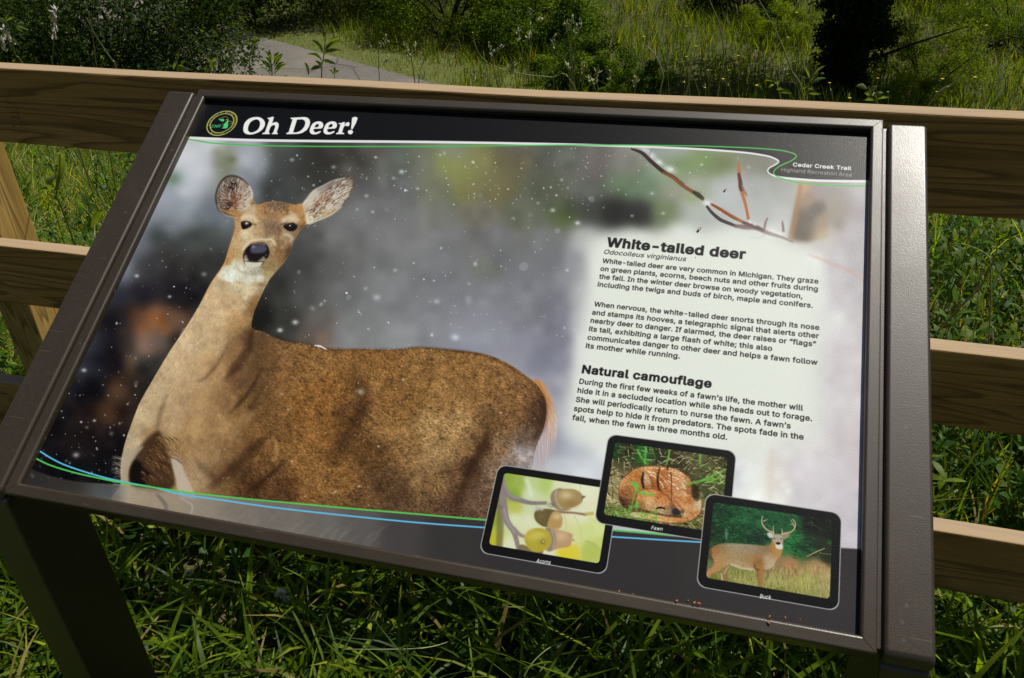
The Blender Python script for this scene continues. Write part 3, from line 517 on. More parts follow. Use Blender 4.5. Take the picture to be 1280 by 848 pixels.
    for p, wd, a, bl in ((Z6((562, 150), (548, 225), (500, 300), (455, 350)), 10, .5, 2.4), (Z6((470, 215), (440, 270), (385, 340), (330, 360)), 4, .35, 1.6), (Z6((600, 300), (565, 370), (520, 430), (470, 480)), 5, .55, 1.5), (Z6((600, 380), (560, 450), (520, 520), (480, 560)), 5, .35, 1.8),
                         (Z6((620, 560), (560, 610), (480, 690), (400, 760)), 12, .5, 3.4), (Z6((690, 640), (640, 700), (570, 755), (530, 790)), 6, .6, 1.8), (Z6((240, 400), (215, 470), (200, 540)), 6, .3, 1.8), (Z6((340, 650), (380, 690), (440, 740)), 9, .3, 3),
                         (Z7((640, 380), (625, 470), (570, 560), (520, 680)), 9, .55, 3), (Z7((600, 600), (540, 650), (510, 740)), 16, .35, 5), (Z7((110, 180), (150, 240), (160, 330), (100, 460)), 14, .35, 5), (Z7((190, 300), (110, 430), (60, 540)), 12, .3, 5),
                         (Z7((820, 260), (850, 330), (840, 400), (800, 470)), 8, .5, 2.5), (Z7((340, 590), (300, 660), (220, 700)), 14, .35, 5), (Z7((560, 560), (480, 575), (420, 590)), 3, .35, 1.2), (Z7((380, 520), (440, 470), (500, 430)), 3, .2, 1.2),
                         (Z7((0, 108), (120, 112), (300, 112), (380, 106), (560, 122), (660, 150), (750, 200), (820, 260)), 3, .4, 1.1), (Z6((560, 158), (680, 200), (760, 212), (850, 232), (998, 236)), 3, .35, 1.2)):
        stroke(p, [wd*.15, wd, wd*1.1, wd*.15], (52, 34, 22), a*1.05, bl*1.3)
    for p, wd, a, bl in ((Z6((420, 250), (330, 330), (250, 400)), 22, .16, 6), (Z6((440, 360), (390, 400), (350, 500), (340, 560)), 14, .22, 4), (Z6((560, 470), (500, 540), (470, 600)), 8, .25, 2.6), (Z6((640, 560), (655, 620), (640, 660)), 4, .3, 1.4), (Z7((430, 470), (380, 560), (360, 640)), 20, .15, 6)):
        stroke(p, wd, (214, 178, 134), a, bl)
    r = np.random.default_rng(5)
    for _ in range(420):                                        # loose hairs on neck and chest
        x = r.uniform(165, 320); y = r.uniform(370, 600)
        if x < 330-(y-360)*.62 or x > 345-(y-380)*.1: continue
        a = 2.15+r.normal()*.25-(y-480)*.0018; L = r.uniform(2.5, 6)
        g = r.choice([.75, 1.25]); c = fld(slice(int((y-OY)*PS), int((y-OY)*PS)+1), slice(int((x-OX)*PS), int((x-OX)*PS)+1))[0, 0]*g
        stroke([(x, y), (x+np.cos(a)*L, y+np.sin(a)*L)], .55, tuple(np.minimum(c, 235)), .45, sm=False)
    # chest hollow
    fill(Z6((205, 540), (150, 585), (112, 640), (92, 690), (100, 745), (160, 768), (240, 770), (268, 740), (262, 690), (240, 625), (225, 580)), (58, 40, 27), .85, 2.8)
    fill(Z6((120, 650), (98, 690), (102, 740), (150, 755), (170, 700)), (20, 15, 13), .85, 2.2)
    for _ in range(520):
        t = r.random()**1.2; x = 198+r.uniform(-24, 22); y = 545+t*55; L = r.uniform(5, 12)
        if x < 196-(y-540)*.5: continue
        c = [(170, 132, 88), (104, 72, 44), (52, 36, 24)][r.integers(3)]
        stroke([(x, y), (x+L*.45, y+L*.35), (x+L*.5+1, y+L*.9)], [.9, .7, .1], c, .5*(1-.4*t))
    fill(Z6((75, 622), (62, 680), (66, 745), (62, 800), (100, 800), (92, 700), (120, 640), (150, 600), (120, 610)), (164, 150, 132), .8, 1.1)
    fill(Z6((255, 642), (290, 655), (305, 700), (335, 760), (345, 800), (290, 790), (272, 730)), (182, 166, 154), .9, 1.3)
    stroke(Z6((250, 640), (275, 650), (295, 665)), 1.4, (60, 44, 32), .7, .5)
    for _ in range(60):
        y = r.uniform(572, 625); stroke([(153, y), (149-r.uniform(2, 9), y+r.uniform(-5, 3)), (146-r.uniform(2, 8), y-r.uniform(-2, 7))], [.6, .4, .1], (190, 180, 165), .45)
        x = r.uniform(215, 245); stroke([(x, y-8), (x+6, y-3), (x+10, y+4)], [.5, .4, .1], (190, 165, 130), .4)
    # ---------------- head
    E = lambda *p: Z(p, 240, 200, 4.709)
    def EP(s): return [(240+float(a.split(',')[0])/4.709, 200+float(a.split(',')[1])/4.709) for a in s.split()]
    hp = [("320,330", (196, 172, 142)), ("350,315", (190, 160, 125)), ("480,275", (128, 98, 72)), ("540,275", (122, 94, 70)), ("420,270", (172, 120, 72)), ("470,320", (170, 126, 84)), ("540,320", (178, 132, 84)), ("400,330", (182, 138, 92)), ("450,380", (136, 106, 84)), ("450,420", (140, 108, 82)), ("490,410", (130, 100, 78)), ("400,420", (184, 148, 108)), ("310,440", (206, 182, 148)), ("360,450", (190, 158, 120)),
          ("270,480", (192, 156, 112)), ("255,420", (190, 140, 88)), ("280,320", (176, 122, 68)), ("640,300", (188, 134, 78)), ("600,280", (176, 124, 72)), ("590,340", (194, 168, 138)), ("560,350", (186, 160, 128)), ("650,350", (172, 122, 72)), ("660,400", (132, 92, 54)), ("570,450", (160, 132, 106)), ("530,450", (168, 138, 104)), ("500,470", (150, 114, 76)), ("540,500", (140, 106, 72)), ("590,460", (136, 102, 66)), ("570,550", (92, 66, 40)), ("520,560", (140, 102, 62)), ("480,480", (186, 160, 124)), ("490,540", (156, 122, 80)), ("480,600", (150, 120, 78)),
          ("230,560", (186, 138, 84)), ("270,550", (184, 148, 102)), ("200,600", (180, 128, 70)), ("300,500", (196, 164, 122)), ("250,620", (198, 190, 168)), ("200,650", (212, 204, 184)), ("220,690", (222, 220, 208)), ("270,660", (216, 212, 198)), ("320,680", (196, 188, 168)), ("380,660", (176, 166, 144)), ("400,700", (204, 198, 180)), ("340,715", (210, 202, 184)), ("440,670", (170, 146, 100)), ("440,630", (146, 122, 82)), ("180,740", (190, 156, 114)), ("280,740", (194, 172, 138)), ("360,740", (186, 162, 126)), ("410,740", (150, 120, 82))]
    def EN(s): return [(240+(378+(float(a.split(',')[0])-378)*.88)/4.709, 200+(540+(float(a.split(',')[1])-540)*.9)/4.709) for a in s.split()]
    hp = [(a_, tuple(sum(c_)/3+(q_-sum(c_)/3)*.82 for q_ in c_)) for a_, c_ in hp]
    hf = field([(240+float(a.split(',')[0])/4.709, 200+float(a.split(',')[1])/4.709, c) for a, c in hp], 3.2, 2)
    y0, x0, cov = rast([EP("250,345 265,330 300,298 345,266 400,264 440,250 500,243 560,253 600,266 650,256 690,262 700,320 680,375 640,412 600,482 560,580 500,652 450,712 425,745 300,735 150,700 170,645 195,600 215,530 240,450 255,400")], True)
    y0, x0, cov = padded(y0, x0, cov, .6)
    h, w = cov.shape; g1 = fur(h, w, .3, 1.1, 4, 11); g2 = noise(h, w, 2.6, 12)
    comp(y0, x0, cov, lambda ys, xs: np.clip(hf(ys, xs)+(g1[ys.start-y0:ys.stop-y0, xs.start-x0:xs.stop-x0]*9.5+g2[ys.start-y0:ys.stop-y0, xs.start-x0:xs.stop-x0]*5)[..., None], 0, 240))
    stroke(EP("255,400 240,450 215,530 195,600 165,650 130,700 60,830"), 1.3, (196, 128, 66), .5, .6)
    for _ in range(150):
        x, y = r.uniform(415, 575), r.uniform(252, 315); a = r.uniform(1, 2.2)
        stroke(E((x, y), (x+np.cos(a)*14, y+np.sin(a)*14)), .5, (70, 54, 44) if r.random() < .6 else (190, 165, 140), .5, sm=False)
    # ears
    earL = EP("146,262 140,212 158,152 194,106 240,94 290,110 334,150 353,192 350,240 325,278 300,305 262,335 205,322 162,298")
    ef = field([(240+a/4.709, 200+b/4.709, c) for a, b, c in ((160, 250, (120, 104, 92)), (170, 180, (140, 128, 120)), (210, 120, (120, 108, 100)), (240, 155, (62, 48, 46)), (290, 140, (142, 130, 120)), (325, 190, (170, 154, 142)), (330, 240, (182, 168, 156)), (200, 210, (124, 100, 90)), (240, 210, (120, 86, 74)), (260, 240, (134, 82, 62)), (215, 265, (76, 50, 42)), (290, 270, (176, 154, 134)), (240, 300, (168, 124, 78)), (185, 290, (104, 78, 62)))], 3, 2)
    fill(earL, ef, 1, .5)
    stroke(EP("260,334 205,322 162,298 146,262 140,212 158,152 194,106 240,94 290,110 334,150"), [1.4, 2, 2.4, 2, 1.8, 2.2, 2.4, 2, 1.8, 1], (58, 48, 42), .9, .5)
    stroke(EP("334,150 353,192 350,240 325,278 300,300"), [1, 2, 2, 1.6, 1], (214, 204, 194), .8, .5)
    stroke(EP("170,290 210,310 262,330"), 1.6, (196, 144, 86), .7, .6)
    fill(EP('218,142 250,135 268,150 262,172 236,178 216,165'), (34, 26, 26), .7, 1.2); fill(EP('200,262 222,252 232,270 222,292 204,288'), (48, 32, 28), .7, 1.1)
    stroke(EP('150,262 168,300 205,326 262,340'), 1.3, (206, 190, 170), .7, .5)
    for _ in range(520):
        a = r.uniform(0, 6.28); q = r.random()**.6; x = 248+q*88*np.cos(a); y = 205+q*92*np.sin(a)
        aa = np.arctan2(y-262, x-235)+r.normal()*.3; L = r.uniform(8, 24)
        c = [(206, 192, 178), (150, 128, 114), (58, 44, 40), (120, 76, 58)][r.choice(4, p=[.3, .2, .33, .17] if x < 260 else [.5, .2, .12, .18])]
        stroke(E((x, y), (x+np.cos(aa)*L, y+np.sin(aa)*L*.9)), [.8, .4], c, .7, sm=False)
    earR = EP("650,262 680,225 715,182 775,150 838,120 900,107 948,116 946,152 925,210 882,270 820,318 760,345 710,366 676,375 664,320")
    ef = field([(240+a/4.709, 200+b/4.709, c) for a, b, c in ((690, 250, (196, 182, 166)), (720, 210, (188, 178, 170)), (780, 180, (150, 136, 126)), (850, 150, (140, 124, 114)), (920, 130, (130, 112, 100)), (930, 180, (170, 152, 136)), (820, 190, (104, 84, 76)), (790, 230, (142, 96, 70)), (750, 270, (150, 108, 78)), (730, 290, (96, 68, 52)), (860, 220, (176, 164, 152)), (820, 270, (186, 172, 158)), (770, 310, (190, 172, 142)), (720, 320, (196, 176, 140)), (690, 350, (206, 192, 170)))], 3, 2)
    fill(earR, ef, 1, .5)
    stroke(EP("655,262 680,225 715,182 775,150 838,120 900,107"), [1.5, 2, 1.6, 1.2, 1.2, 1], (206, 200, 194), .75, .5)
    stroke(EP("900,107 948,116 946,152 925,210 882,270"), [1.2, 2, 1.6, 1.4, 1.2], (96, 80, 68), .8, .5)
    stroke(EP("882,275 820,322 760,349 710,368 676,377"), [1, 1.6, 1.6, 1.8, 1.6], (216, 206, 188), .85, .4)
    stroke(EP("862,285 815,312 765,335"), 1.6, (186, 134, 80), .7, .6)
    for _ in range(620):
        t = r.random(); x = 690+t*230+r.normal()*18; y = 320-t*170+r.normal()*34
        aa = -.62+r.normal()*.25; L = r.uniform(10, 30)
        if not (0 < t < 1) or y < 330-(x-650)*.9-60 or x > 925: continue
        c = [(216, 209, 200), (168, 148, 134), (84, 62, 54)][r.choice(3, p=[.5, .22, .28])]
        stroke(E((x, y), (x+np.cos(aa)*L, y+np.sin(aa)*L)), [.8, .4], c, .65, sm=False)
    stroke(EP("340,262 352,235 372,262"), 3, (176, 124, 70), .6, 1)
    def EL(s, c=(321, 384), k=.88): return [(240+(c[0]+(float(a.split(',')[0])-c[0])*k)/4.709, 200+(c[1]+(float(a.split(',')[1])-c[1])*k)/4.709) for a in s.split()]
    def ER(s): return EL(s, (578, 396), .86)
    # eyes
    stroke(EP("285,348 320,332 360,340 388,368"), 4.4, (216, 194, 162), .75, 1.3); stroke(EP("528,362 560,345 600,342 628,360"), 4.6, (210, 186, 156), .75, 1.3); stroke(EP("290,418 330,420 362,402"), 3, (206, 178, 142), .55, 1)
    stroke(EP("505,392 520,420 510,450"), 3, (92, 66, 46), .45, 1.2); stroke(EP("400,300 460,330 520,320"), 5, (140, 104, 76), .35, 2)
    fill(EL("284,368 308,357 342,362 358,382 338,400 302,414 289,402"), (22, 16, 15), .95, .5)
    stroke(EP("350,375 380,384"), 1.2, (70, 50, 38), .7, .5); fill(EL("306,366 332,364 340,378 318,386 304,378"), (92, 78, 76), .85, .7); blob(240+322/4.709, 200+373/4.709, 1.9, 1.3, (226, 220, 222), .9)
    fill(ER("530,389 556,372 598,366 626,384 622,406 598,424 566,422 542,406"), (24, 18, 17), .94, .7); stroke(ER("548,384 585,374 622,382"), 1.6, (86, 64, 48), .6, .6)
    stroke(EP("520,382 540,376 560,370"), 1.3, (60, 44, 36), .8, .5); blob(240+577/4.709, 200+388/4.709, 1.2, 1, (230, 230, 232), .95); blob(240+590/4.709, 200+400/4.709, 2.6, 1.8, (44, 40, 44), .7)
    stroke(EP("540,436 575,446 590,462 575,484"), 3.4, (204, 188, 170), .65, 1.1); stroke(EP("520,520 545,500 560,470"), 3, (190, 160, 126), .5, 1.2); stroke(EP("500,470 510,510 490,550"), 3, (96, 70, 46), .4, 1.4)
    stroke(EP("300,425 340,440 350,470"), 5, (214, 192, 160), .4, 2); stroke(EP("490,500 470,470 440,470 380,470 340,480 310,510 300,530"), 2.6, (214, 196, 170), .7, 1)
    # muzzle and nose
    fill(EN("290,566 299,535 328,502 362,485 420,483 453,502 466,540 458,576 436,590 412,602 380,606 335,602 312,590 294,586"), (28, 20, 22), .97, .5)
    fill(EN("338,520 352,500 395,496 440,502 450,525 432,545 385,552 345,548"), (84, 84, 100), .9, 1.1); blob(240+362/4.709, 200+512/4.709, 2.6, 2, (140, 142, 158), .75); blob(240+400/4.709, 200+525/4.709, 3, 2, (78, 80, 100), .6)
    stroke(EN("350,492 385,488 420,492 440,498"), 1.1, (176, 164, 164), .8, .4)
    stroke(EN("330,500 355,484 420,480 455,498"), .8, (96, 70, 60), .6, .4)
    fill(EN("298,572 310,560 318,574 326,596 300,600"), (186, 172, 164), .85, .55); fill(EN("390,602 412,584 428,572 436,584 430,606 404,608"), (194, 182, 172), .85, .55); blob(240+310/4.709, 200+545/4.709, 1.6, 2, (120, 96, 96), .6); blob(240+436/4.709, 200+560/4.709, 1.6, 1.6, (130, 104, 104), .6)
    fill(EN("303,606 335,609 370,612 408,610 418,618 402,632 375,642 345,646 320,640 306,626"), (198, 192, 180), .95, .8); fill(EN("300,570 360,560 430,575 425,600 380,606 330,602"), (52, 38, 38), .35, 1.2)
    stroke(EN("293,585 297,612 306,630"), [1.4, 1.1, .3], (54, 38, 38), .7, .5); stroke(EN("434,600 420,622 408,634"), [1.3, 1, .3], (50, 36, 36), .7, .5); stroke(EN("300,602 335,606 370,609 400,607 428,602"), .8, (40, 26, 26), .85, .3)
    stroke(EN("240,640 280,672 350,682 420,668"), 3, (150, 142, 128), .5, 1.6); blob(240+345/4.709, 200+655/4.709, 1, .7, (90, 80, 70), .8); blob(240+240/4.709, 200+655/4.709, 5, 5, (226, 224, 214), .5)
    # snow on coat
    for i in range(150):
        x, y = r.uniform(260, 680), r.uniform(430, 640)
        blob(x, y, r.uniform(.4, .8), None, (200, 195, 190), r.uniform(.2, .75), hard=True)
    for x, y, q, a in ((307, 373, 3, .7), (451, 490, 5, .5), (365, 577, 1.4, .9), (360, 512, 1.6, .6), (419, 615, 2, .6), (352, 493, 1.6, .5), (504, 475, 2, .7), (473, 558, 1.4, .8), (449, 608, 1.6, .8), (500, 503, 1.4, .5), (626, 516, 1.4, .7), (274, 520, 1, .6), (281, 562, 1.6, .4)):
        blob(x, y, q, q*.85, (214, 212, 205), a)
    stroke([(393, 432), (400, 433), (408, 437)], [1.2, 2.4, 1.4], (220, 220, 224), .9, .3)
    for _ in range(60): x = r.uniform(318, 560); blob(x, np.interp(x, [315, 354, 410, 523, 600], [411, 426, 436, 435, 442])+r.uniform(-.6, 2), .5, None, (205, 200, 198), .6, hard=True)
    # ---------------- pale text field
    fill([(742, 296), (970, 296), (1022, 330), (1030, 420), (1026, 540), (930, 570), (722, 556), (708, 540), (714, 500), (724, 440), (735, 360)], (212, 211, 206), .9, 16, sm=False)
    fill([(742, 298), (970, 300), (1002, 330), (1008, 535), (925, 560), (722, 548), (730, 440)], (216, 216, 211), .88, 15, sm=False)
    for x, y, q in ((936, 600, 8), (948, 588, 9), (944, 612, 8), (930, 614, 6), (968, 622, 8), (982, 612, 6), (957, 628, 8), (975, 632, 9), (955, 598, 5), (932, 580, 6)):
        for j in range(5): blob(x+r.normal()*4, y+r.normal()*4, q*r.uniform(.4, .8), None, (222, 222, 220), .4)
    stroke([(966, 560), (962, 590), (964, 625)], [7, 9, 8], (206, 184, 180), .4, 4)
    # fine print grain
    IMG[:] += (rng.normal(size=(CH, CW, 1))*2.2).astype(np.float32)
    # ---------------- lower band
    low = curve([(20, 573), (36, 585), (60, 594), (90, 601), (117, 604), (151, 606), (192, 611), (241, 617.5), (302, 624), (361, 629.5), (440, 637), (516, 643.5), (604, 651), (769, 664), (860, 672), (1000, 682), (1100, 688)], False)
    bf = field([(30, 600, (58, 54, 52)), (80, 605, (66, 62, 58)), (140, 620, (90, 92, 94)), (200, 632, (150, 141, 133)), (165, 620, (164, 152, 140)), (250, 630, (142, 136, 131)), (300, 645, (128, 122, 119)), (350, 650, (116, 112, 111)), (400, 655, (106, 103, 103)), (450, 660, (92, 89, 90)), (500, 665, (72, 68, 69)), (560, 670, (60, 56, 57)), (640, 690, (58, 54, 55)), (800, 710, (56, 52, 53)), (900, 740, (58, 54, 55)), (1060, 740, (60, 56, 58)), (1060, 700, (58, 53, 55))], 14)
    p = np.concatenate([low, [(1100, 900), (0, 900)]])
    y0, x0, cov = rast([p]); y0, x0, cov = padded(y0, x0, cov, .5)
    Xc = (np.arange(cov.shape[1])+x0+.5)/PS+OX
    comp(y0, x0, cov*np.interp(Xc, [0, 130, 170, 300, 420, 520, 600], [.78, .8, .62, .8, .9, .98, 1.0])[None].astype(np.float32), bf)
    for _ in range(26): x = r.uniform(220, 490); y = 640+(x-250)*.08+r.uniform(-8, 14); stroke([(x, y), (x-14, y+10), (x-22, y+22)], [.5, 2.5, .5], (150, 146, 144), .2, 1.6)
    stroke([(224, 622), (240, 632), (238, 645)], [1, 2.4, 2], (176, 168, 160), .6, .8); stroke([(196, 618), (206, 630), (208, 640)], [3, 5, 4], (84, 78, 86), .5, 1.4)
    G, BL = (84, 186, 92), (96, 176, 216)
    stroke([(49.8, 564.2), (64, 573), (82.5, 582), (117, 593.4), (151, 602), (192.5, 609.6), (227, 618.2), (275, 625), (327, 632.6), (378, 638.8), (440, 645.5), (523, 653.6), (604, 659.6), (700, 666.5), (769, 671.4), (860, 677), (900, 679)], 2.0, BL)
    stroke([(44.5, 573), (61.9, 581.4), (89.4, 590), (117, 596.5), (151.3, 603.4), (192.5, 609.6), (240.6, 616.4), (302.5, 623.3), (361, 628.7), (440, 636), (516, 642.4), (604, 650), (700, 657.6), (769, 663), (860, 670.8), (900, 674)], 2.0, G)
    # ---------------- header
    wl = curve([(200, 171), (240, 172.6), (315, 175.4), (400, 176.6), (480, 177.2), (571, 178.2), (695, 180.5), (780, 182.8), (866, 186.2), (926, 190.5), (956, 194.6), (968, 198.2), (973.4, 202), (970, 205.6), (962, 210), (959.8, 214), (963.5, 218), (975, 221.8), (1003, 224.6), (1031, 226.2), (1095, 227)], False)
    p = np.concatenate([wl, [(1100, 90), (200, 90)]])
    fill(p, (26, 26, 28), 1, 0, sm=False)
    stroke(wl, np.interp(np.linspace(0, 1, len(wl)), [0, .3, .55, .62, .8, .85, 1], [3.2, 3, 2, 1.7, 1.7, 2.6, 3.2]), (214, 212, 214), 1, 0, sm=False)
    stroke([(236, 174), (252, 177), (270, 179.4), (319, 182), (391, 183.2), (480, 183.4), (571, 183), (695, 181.7), (780, 181.5), (860, 182.6), (883, 183), (935, 185), (969, 187.4), (986, 190.2), (995.4, 194.8), (989.7, 200.8), (974, 208.2), (967, 215.4), (970.5, 220.3), (983, 225), (1003, 229), (1047, 232.2), (1090, 233)], 1.5, (74, 178, 86))
    # title, drawn letter by letter
    T5 = lambda s, dx=0: [(300+(float(a.split(',')[0])+dx)/16, 140+float(a.split(',')[1])/16) for a in s.split()]
    W = (226, 222, 222)
    fill(T5("65,330 90,230 160,150 260,110 370,105 450,140 497,205 495,275 450,350 370,410 270,447 180,455 110,437 72,395"), W, holes=[T5("160,340 175,270 220,200 290,160 350,155 390,190 400,240 385,310 340,370 270,405 210,412 170,385")])
    fill(T5("550,115 600,118 640,95 680,105 645,228 690,208 740,205 776,240 772,300 735,408 758,424 752,448 636,448 640,425 664,413 700,310 703,275 680,264 640,277 608,310 573,412 598,425 595,448 445,448 447,425 498,408 578,180 585,155 556,142"), W, sm=False)
    fill(T5("1010,118 1290,103 1350,116 1392,156 1403,212 1385,290 1335,365 1250,420 1170,442 1000,448 925,448 930,422 972,408 1045,168 1050,150 1018,144"), W, sm=False, holes=[T5("1140,158 1240,150 1290,172 1307,215 1290,290 1240,355 1180,395 1120,412 1062,410")])
    for d in (1120, 1395):
        fill(T5("272,385 290,310 330,240 390,202 460,190 520,208 546,255 535,306 500,334 362,345 356,385 385,408 430,402 485,382 496,402 450,435 390,452 320,448 285,422", d), W, holes=[T5("375,306 396,262 430,243 455,258 452,288 425,306", d)])
    fill(T5("850,222 900,225 950,203 985,208 966,265 1008,217 1050,203 1076,228 1062,285 1012,287 980,272 948,320 922,412 965,424 962,448 798,448 803,425 842,412 885,268 888,252 856,244", 1120), W, sm=False)
    fill(T5("1120,120 1185,96 1236,122 1200,225 1130,350 1098,348 1112,230", 1120), W, sm=False); fill(T5("1036,405 1050,375 1090,362 1130,375 1140,405 1120,440 1085,450 1050,438", 1120), W)
    # round agency emblem, a true circle on the panel
    cx, cy = apply(Hi, [(277.4, 154.2)])[0]
    R0 = .0232
    ring = lambda rr, n=56: apply(Hp, [(cx+rr*np.cos(a), cy+rr*np.sin(a)) for a in np.linspace(0, 2*np.pi, n, endpoint=False)])
    GY = (186, 184, 100)
    fill(ring(R0), GY, sm=False, holes=[ring(R0*.935)]); fill(ring(R0*.79), GY, sm=False, holes=[ring(R0*.73)])
    SE = lambda s: [(255+float(a.split(',')[0])/20.2, 132+float(a.split(',')[1])/20.2) for a in s.split()]
    GR = (80, 190, 124)
    fill(SE("365,350 440,345 490,335 515,365 500,400 480,410 430,395"), GR, sm=False); fill(SE("480,560 500,470 540,430 590,420 612,450 605,520 590,570 540,585 430,580"), GR, sm=False)
    stroke(SE("365,350 450,310 520,285 570,290 610,320 620,370"), .45, (180, 176, 120)); stroke(SE("540,400 620,395 710,410 720,440 690,460 670,440"), .5, (176, 184, 96)); stroke(SE("600,530 640,490 680,450"), .4, (150, 150, 90)); stroke(SE("560,350 600,370 605,420 570,410"), 1.1, (150, 190, 90)); stroke(SE("460,440 475,470 440,540"), .4, (170, 150, 80))
    # ---------------- inset photographs
    def frame(c, tx, cap):
        q = apply(Hi, c); x0_, y1_ = (q[0]+q[3])[0]/2, (q[0]+q[1])[1]/2; x1_, y0_ = (q[1]+q[2])[0]/2, (q[2]+q[3])[1]/2
        def rr(d, rad, bot=0):
            P = []
            for cx_, cy_, a0 in ((x1_-d-rad, y1_-d-rad, 0), (x0_+d+rad, y1_-d-rad, 90), (x0_+d+rad, y0_+d+bot+rad, 180), (x1_-d-rad, y0_+d+bot+rad, 270)):
                for a in np.radians(np.linspace(a0, a0+90, 9)): P.append((cx_+rad*np.cos(a), cy_+rad*np.sin(a)))
            return apply(Hp, P)
        fill(rr(-.0008, .009), (168, 166, 166), 1, 0, sm=False); fill(rr(0, .009), (24, 23, 24), 1, 0, sm=False)
        return rr(.0075, .0035, .0015)
    def inner(poly, painter):
        y0, x0, cov = rast([poly]); keep = IMG.copy(); painter()
        full = np.zeros((CH, CW), np.float32); full[y0:y0+cov.shape[0], x0:x0+cov.shape[1]] = cov; IMG[:] = keep+(IMG-keep)*full[..., None]
    def acorns():
        A = lambda s: [(590+float(a.split(',')[0])/5.653, 575+float(a.split(',')[1])/5.653) for a in s.split()]
        f = field([(*A("%d,%d" % (a, b))[0], c) for a, b, c in ((250, 130, (140, 160, 70)), (330, 160, (152, 168, 86)), (420, 150, (182, 192, 140)), (520, 160, (170, 186, 110)), (620, 180, (206, 206, 176)), (800, 220, (214, 214, 190)), (880, 300, (212, 208, 176)), (300, 250, (134, 156, 64)), (300, 340, (178, 176, 92)), (160, 420, (136, 156, 58)), (140, 560, (176, 172, 56)), (110, 600, (188, 170, 50)), (260, 450, (190, 196, 150)), (300, 420, (206, 208, 176)), (270, 600, (206, 206, 180)), (560, 680, (208, 206, 180)), (650, 560, (200, 196, 160)), (640, 680, (204, 186, 50)), (700, 640, (206, 188, 66)), (740, 560, (200, 200, 146)), (820, 500, (196, 200, 138)), (900, 470, (202, 206, 146)), (940, 600, (186, 192, 116)), (850, 660, (176, 182, 98)), (900, 740, (188, 192, 122)), (780, 380, (210, 208, 180)), (700, 300, (208, 204, 178)), (400, 250, (196, 202, 168)), (420, 330, (190, 198, 160)), (400, 430, (206, 206, 176)))], 6, 3)
        IMG[int((575-OY)*PS):int((722-OY)*PS), int((592-OX)*PS):int((772-OX)*PS)] = f(slice(int((575-OY)*PS), int((722-OY)*PS)), slice(int((592-OX)*PS), int((772-OX)*PS)))
        stroke(A("380,130 400,180 420,260"), 5, (208, 214, 190), .7, 2.2); fill(A("800,570 860,590 930,680 940,760 800,740 780,640"), (168, 178, 92), .55, 1.2); stroke(A("800,570 880,610 950,700"), .8, (140, 150, 76), .6, .4)
        stroke(A("190,260 200,420 190,660"), [6, 9, 8], (112, 106, 70), .75, 1.4)
        tw = (138, 124, 124)
        stroke(A("210,100 215,200 225,330 245,430 300,520 335,660"), [5, 8, 9, 8, 6.5, 5], tw, 1, .6); stroke(A("215,150 260,250 340,285 420,305 530,305"), [4, 7, 6, 5, 4], (132, 120, 120), 1, .5); stroke(A("290,480 340,530 400,550"), [5, 4.4, 3], (140, 126, 124), 1, .5)
        stroke(A("225,160 265,245 345,278"), 1.4, (176, 164, 164), .6, .6); stroke(A("225,340 250,430 305,520"), 1.8, (172, 160, 160), .6, .7); stroke(A("180,345 215,330"), 5, (120, 110, 104), .9, .6)
        stroke(A("560,360 640,370 720,375 810,388"), [3, 3, 2.4, 3], (136, 108, 92), 1, .4); stroke(A("800,385 860,378"), 4, (178, 160, 92), .9, .6); stroke(A("650,380 665,440 668,500"), .9, (176, 182, 130), .8, .3); stroke(A("720,390 755,460 775,560 770,720"), 1.1, (182, 188, 130), .9, .4); stroke(A("810,395 860,430 960,480"), 1.2, (196, 198, 130), .9, .4); stroke(A("768,170 762,225"), 1.2, (178, 192, 110), .8, .4)
        def ac(nut, cap, hl, c=(158, 128, 84)):
            fill(nut, c, 1, .5); blob(*hl, (206, 186, 146), .75)
            if cap: fill(cap, (140, 124, 108), 1, .5)
        fill(A("440,380 470,350 560,350 600,380 620,420 560,470 500,470 450,430"), (104, 90, 58), 1, .7)
        ac(A("570,370 620,375 640,420 625,480 570,490 530,470"), None, (*A("600,400")[0], 6, 4), (172, 140, 92)); blob(*A("490,400")[0], 6, 5, (120, 104, 70), .8)
        fill(A("560,300 556,250 585,212 640,208 640,330 700,348 640,362 590,345"), (142, 124, 100), 1, .6)
        ac(A("620,215 680,205 740,215 785,255 775,300 730,330 670,348 625,335 605,280"), None, (*A("665,250")[0], 9, 6), (156, 132, 92)); blob(*A("700,310")[0], 9, 5, (146, 112, 66), .7); stroke(A("775,268 800,258"), 2, (84, 68, 66), .9, .4)
        stroke(A("600,215 590,260 610,320 640,350"), 2, (190, 176, 156), .6, .8); blob(*A("560,320")[0], 4, 3, (90, 80, 78), .8); blob(*A("555,322")[0], 1.8, 1.4, (210, 208, 214), .9); blob(*A("465,345")[0], 4, 3, (176, 164, 170), .9); blob(*A("495,350")[0], 2.4, 2, (190, 180, 184), .8)
        fill(A("520,490 560,485 700,520 705,560 690,610 620,625 560,640 520,630"), (176, 142, 108), 1, .6); blob(*A("630,540")[0], 9, 7, (204, 178, 150), .7)
        fill(A("520,488 560,488 590,530 592,590 570,640 530,640 560,570"), (140, 122, 116), 1, .5); stroke(A("560,490 582,560 570,636"), 1.6, (180, 166, 160), .7, .5); stroke(A("705,565 725,568"), 1.6, (130, 120, 96), .9, .4)
        fill(A("340,600 420,620 500,640 480,680 400,690 330,670"), (120, 104, 74), .95, .8); fill(A("370,560 390,510 440,485 500,485 545,510 562,560 550,610 500,645 440,650 395,620"), (168, 152, 60), 1, .6); blob(*A("430,540")[0], 9, 8, (188, 176, 80), .8); blob(*A("480,530")[0], 9, 5, (206, 190, 120), .5); blob(*A("500,580")[0], 3.4, 3, (108, 100, 60), .9); blob(*A("503,578")[0], 1.4, 1.2, (214, 206, 180), .8)
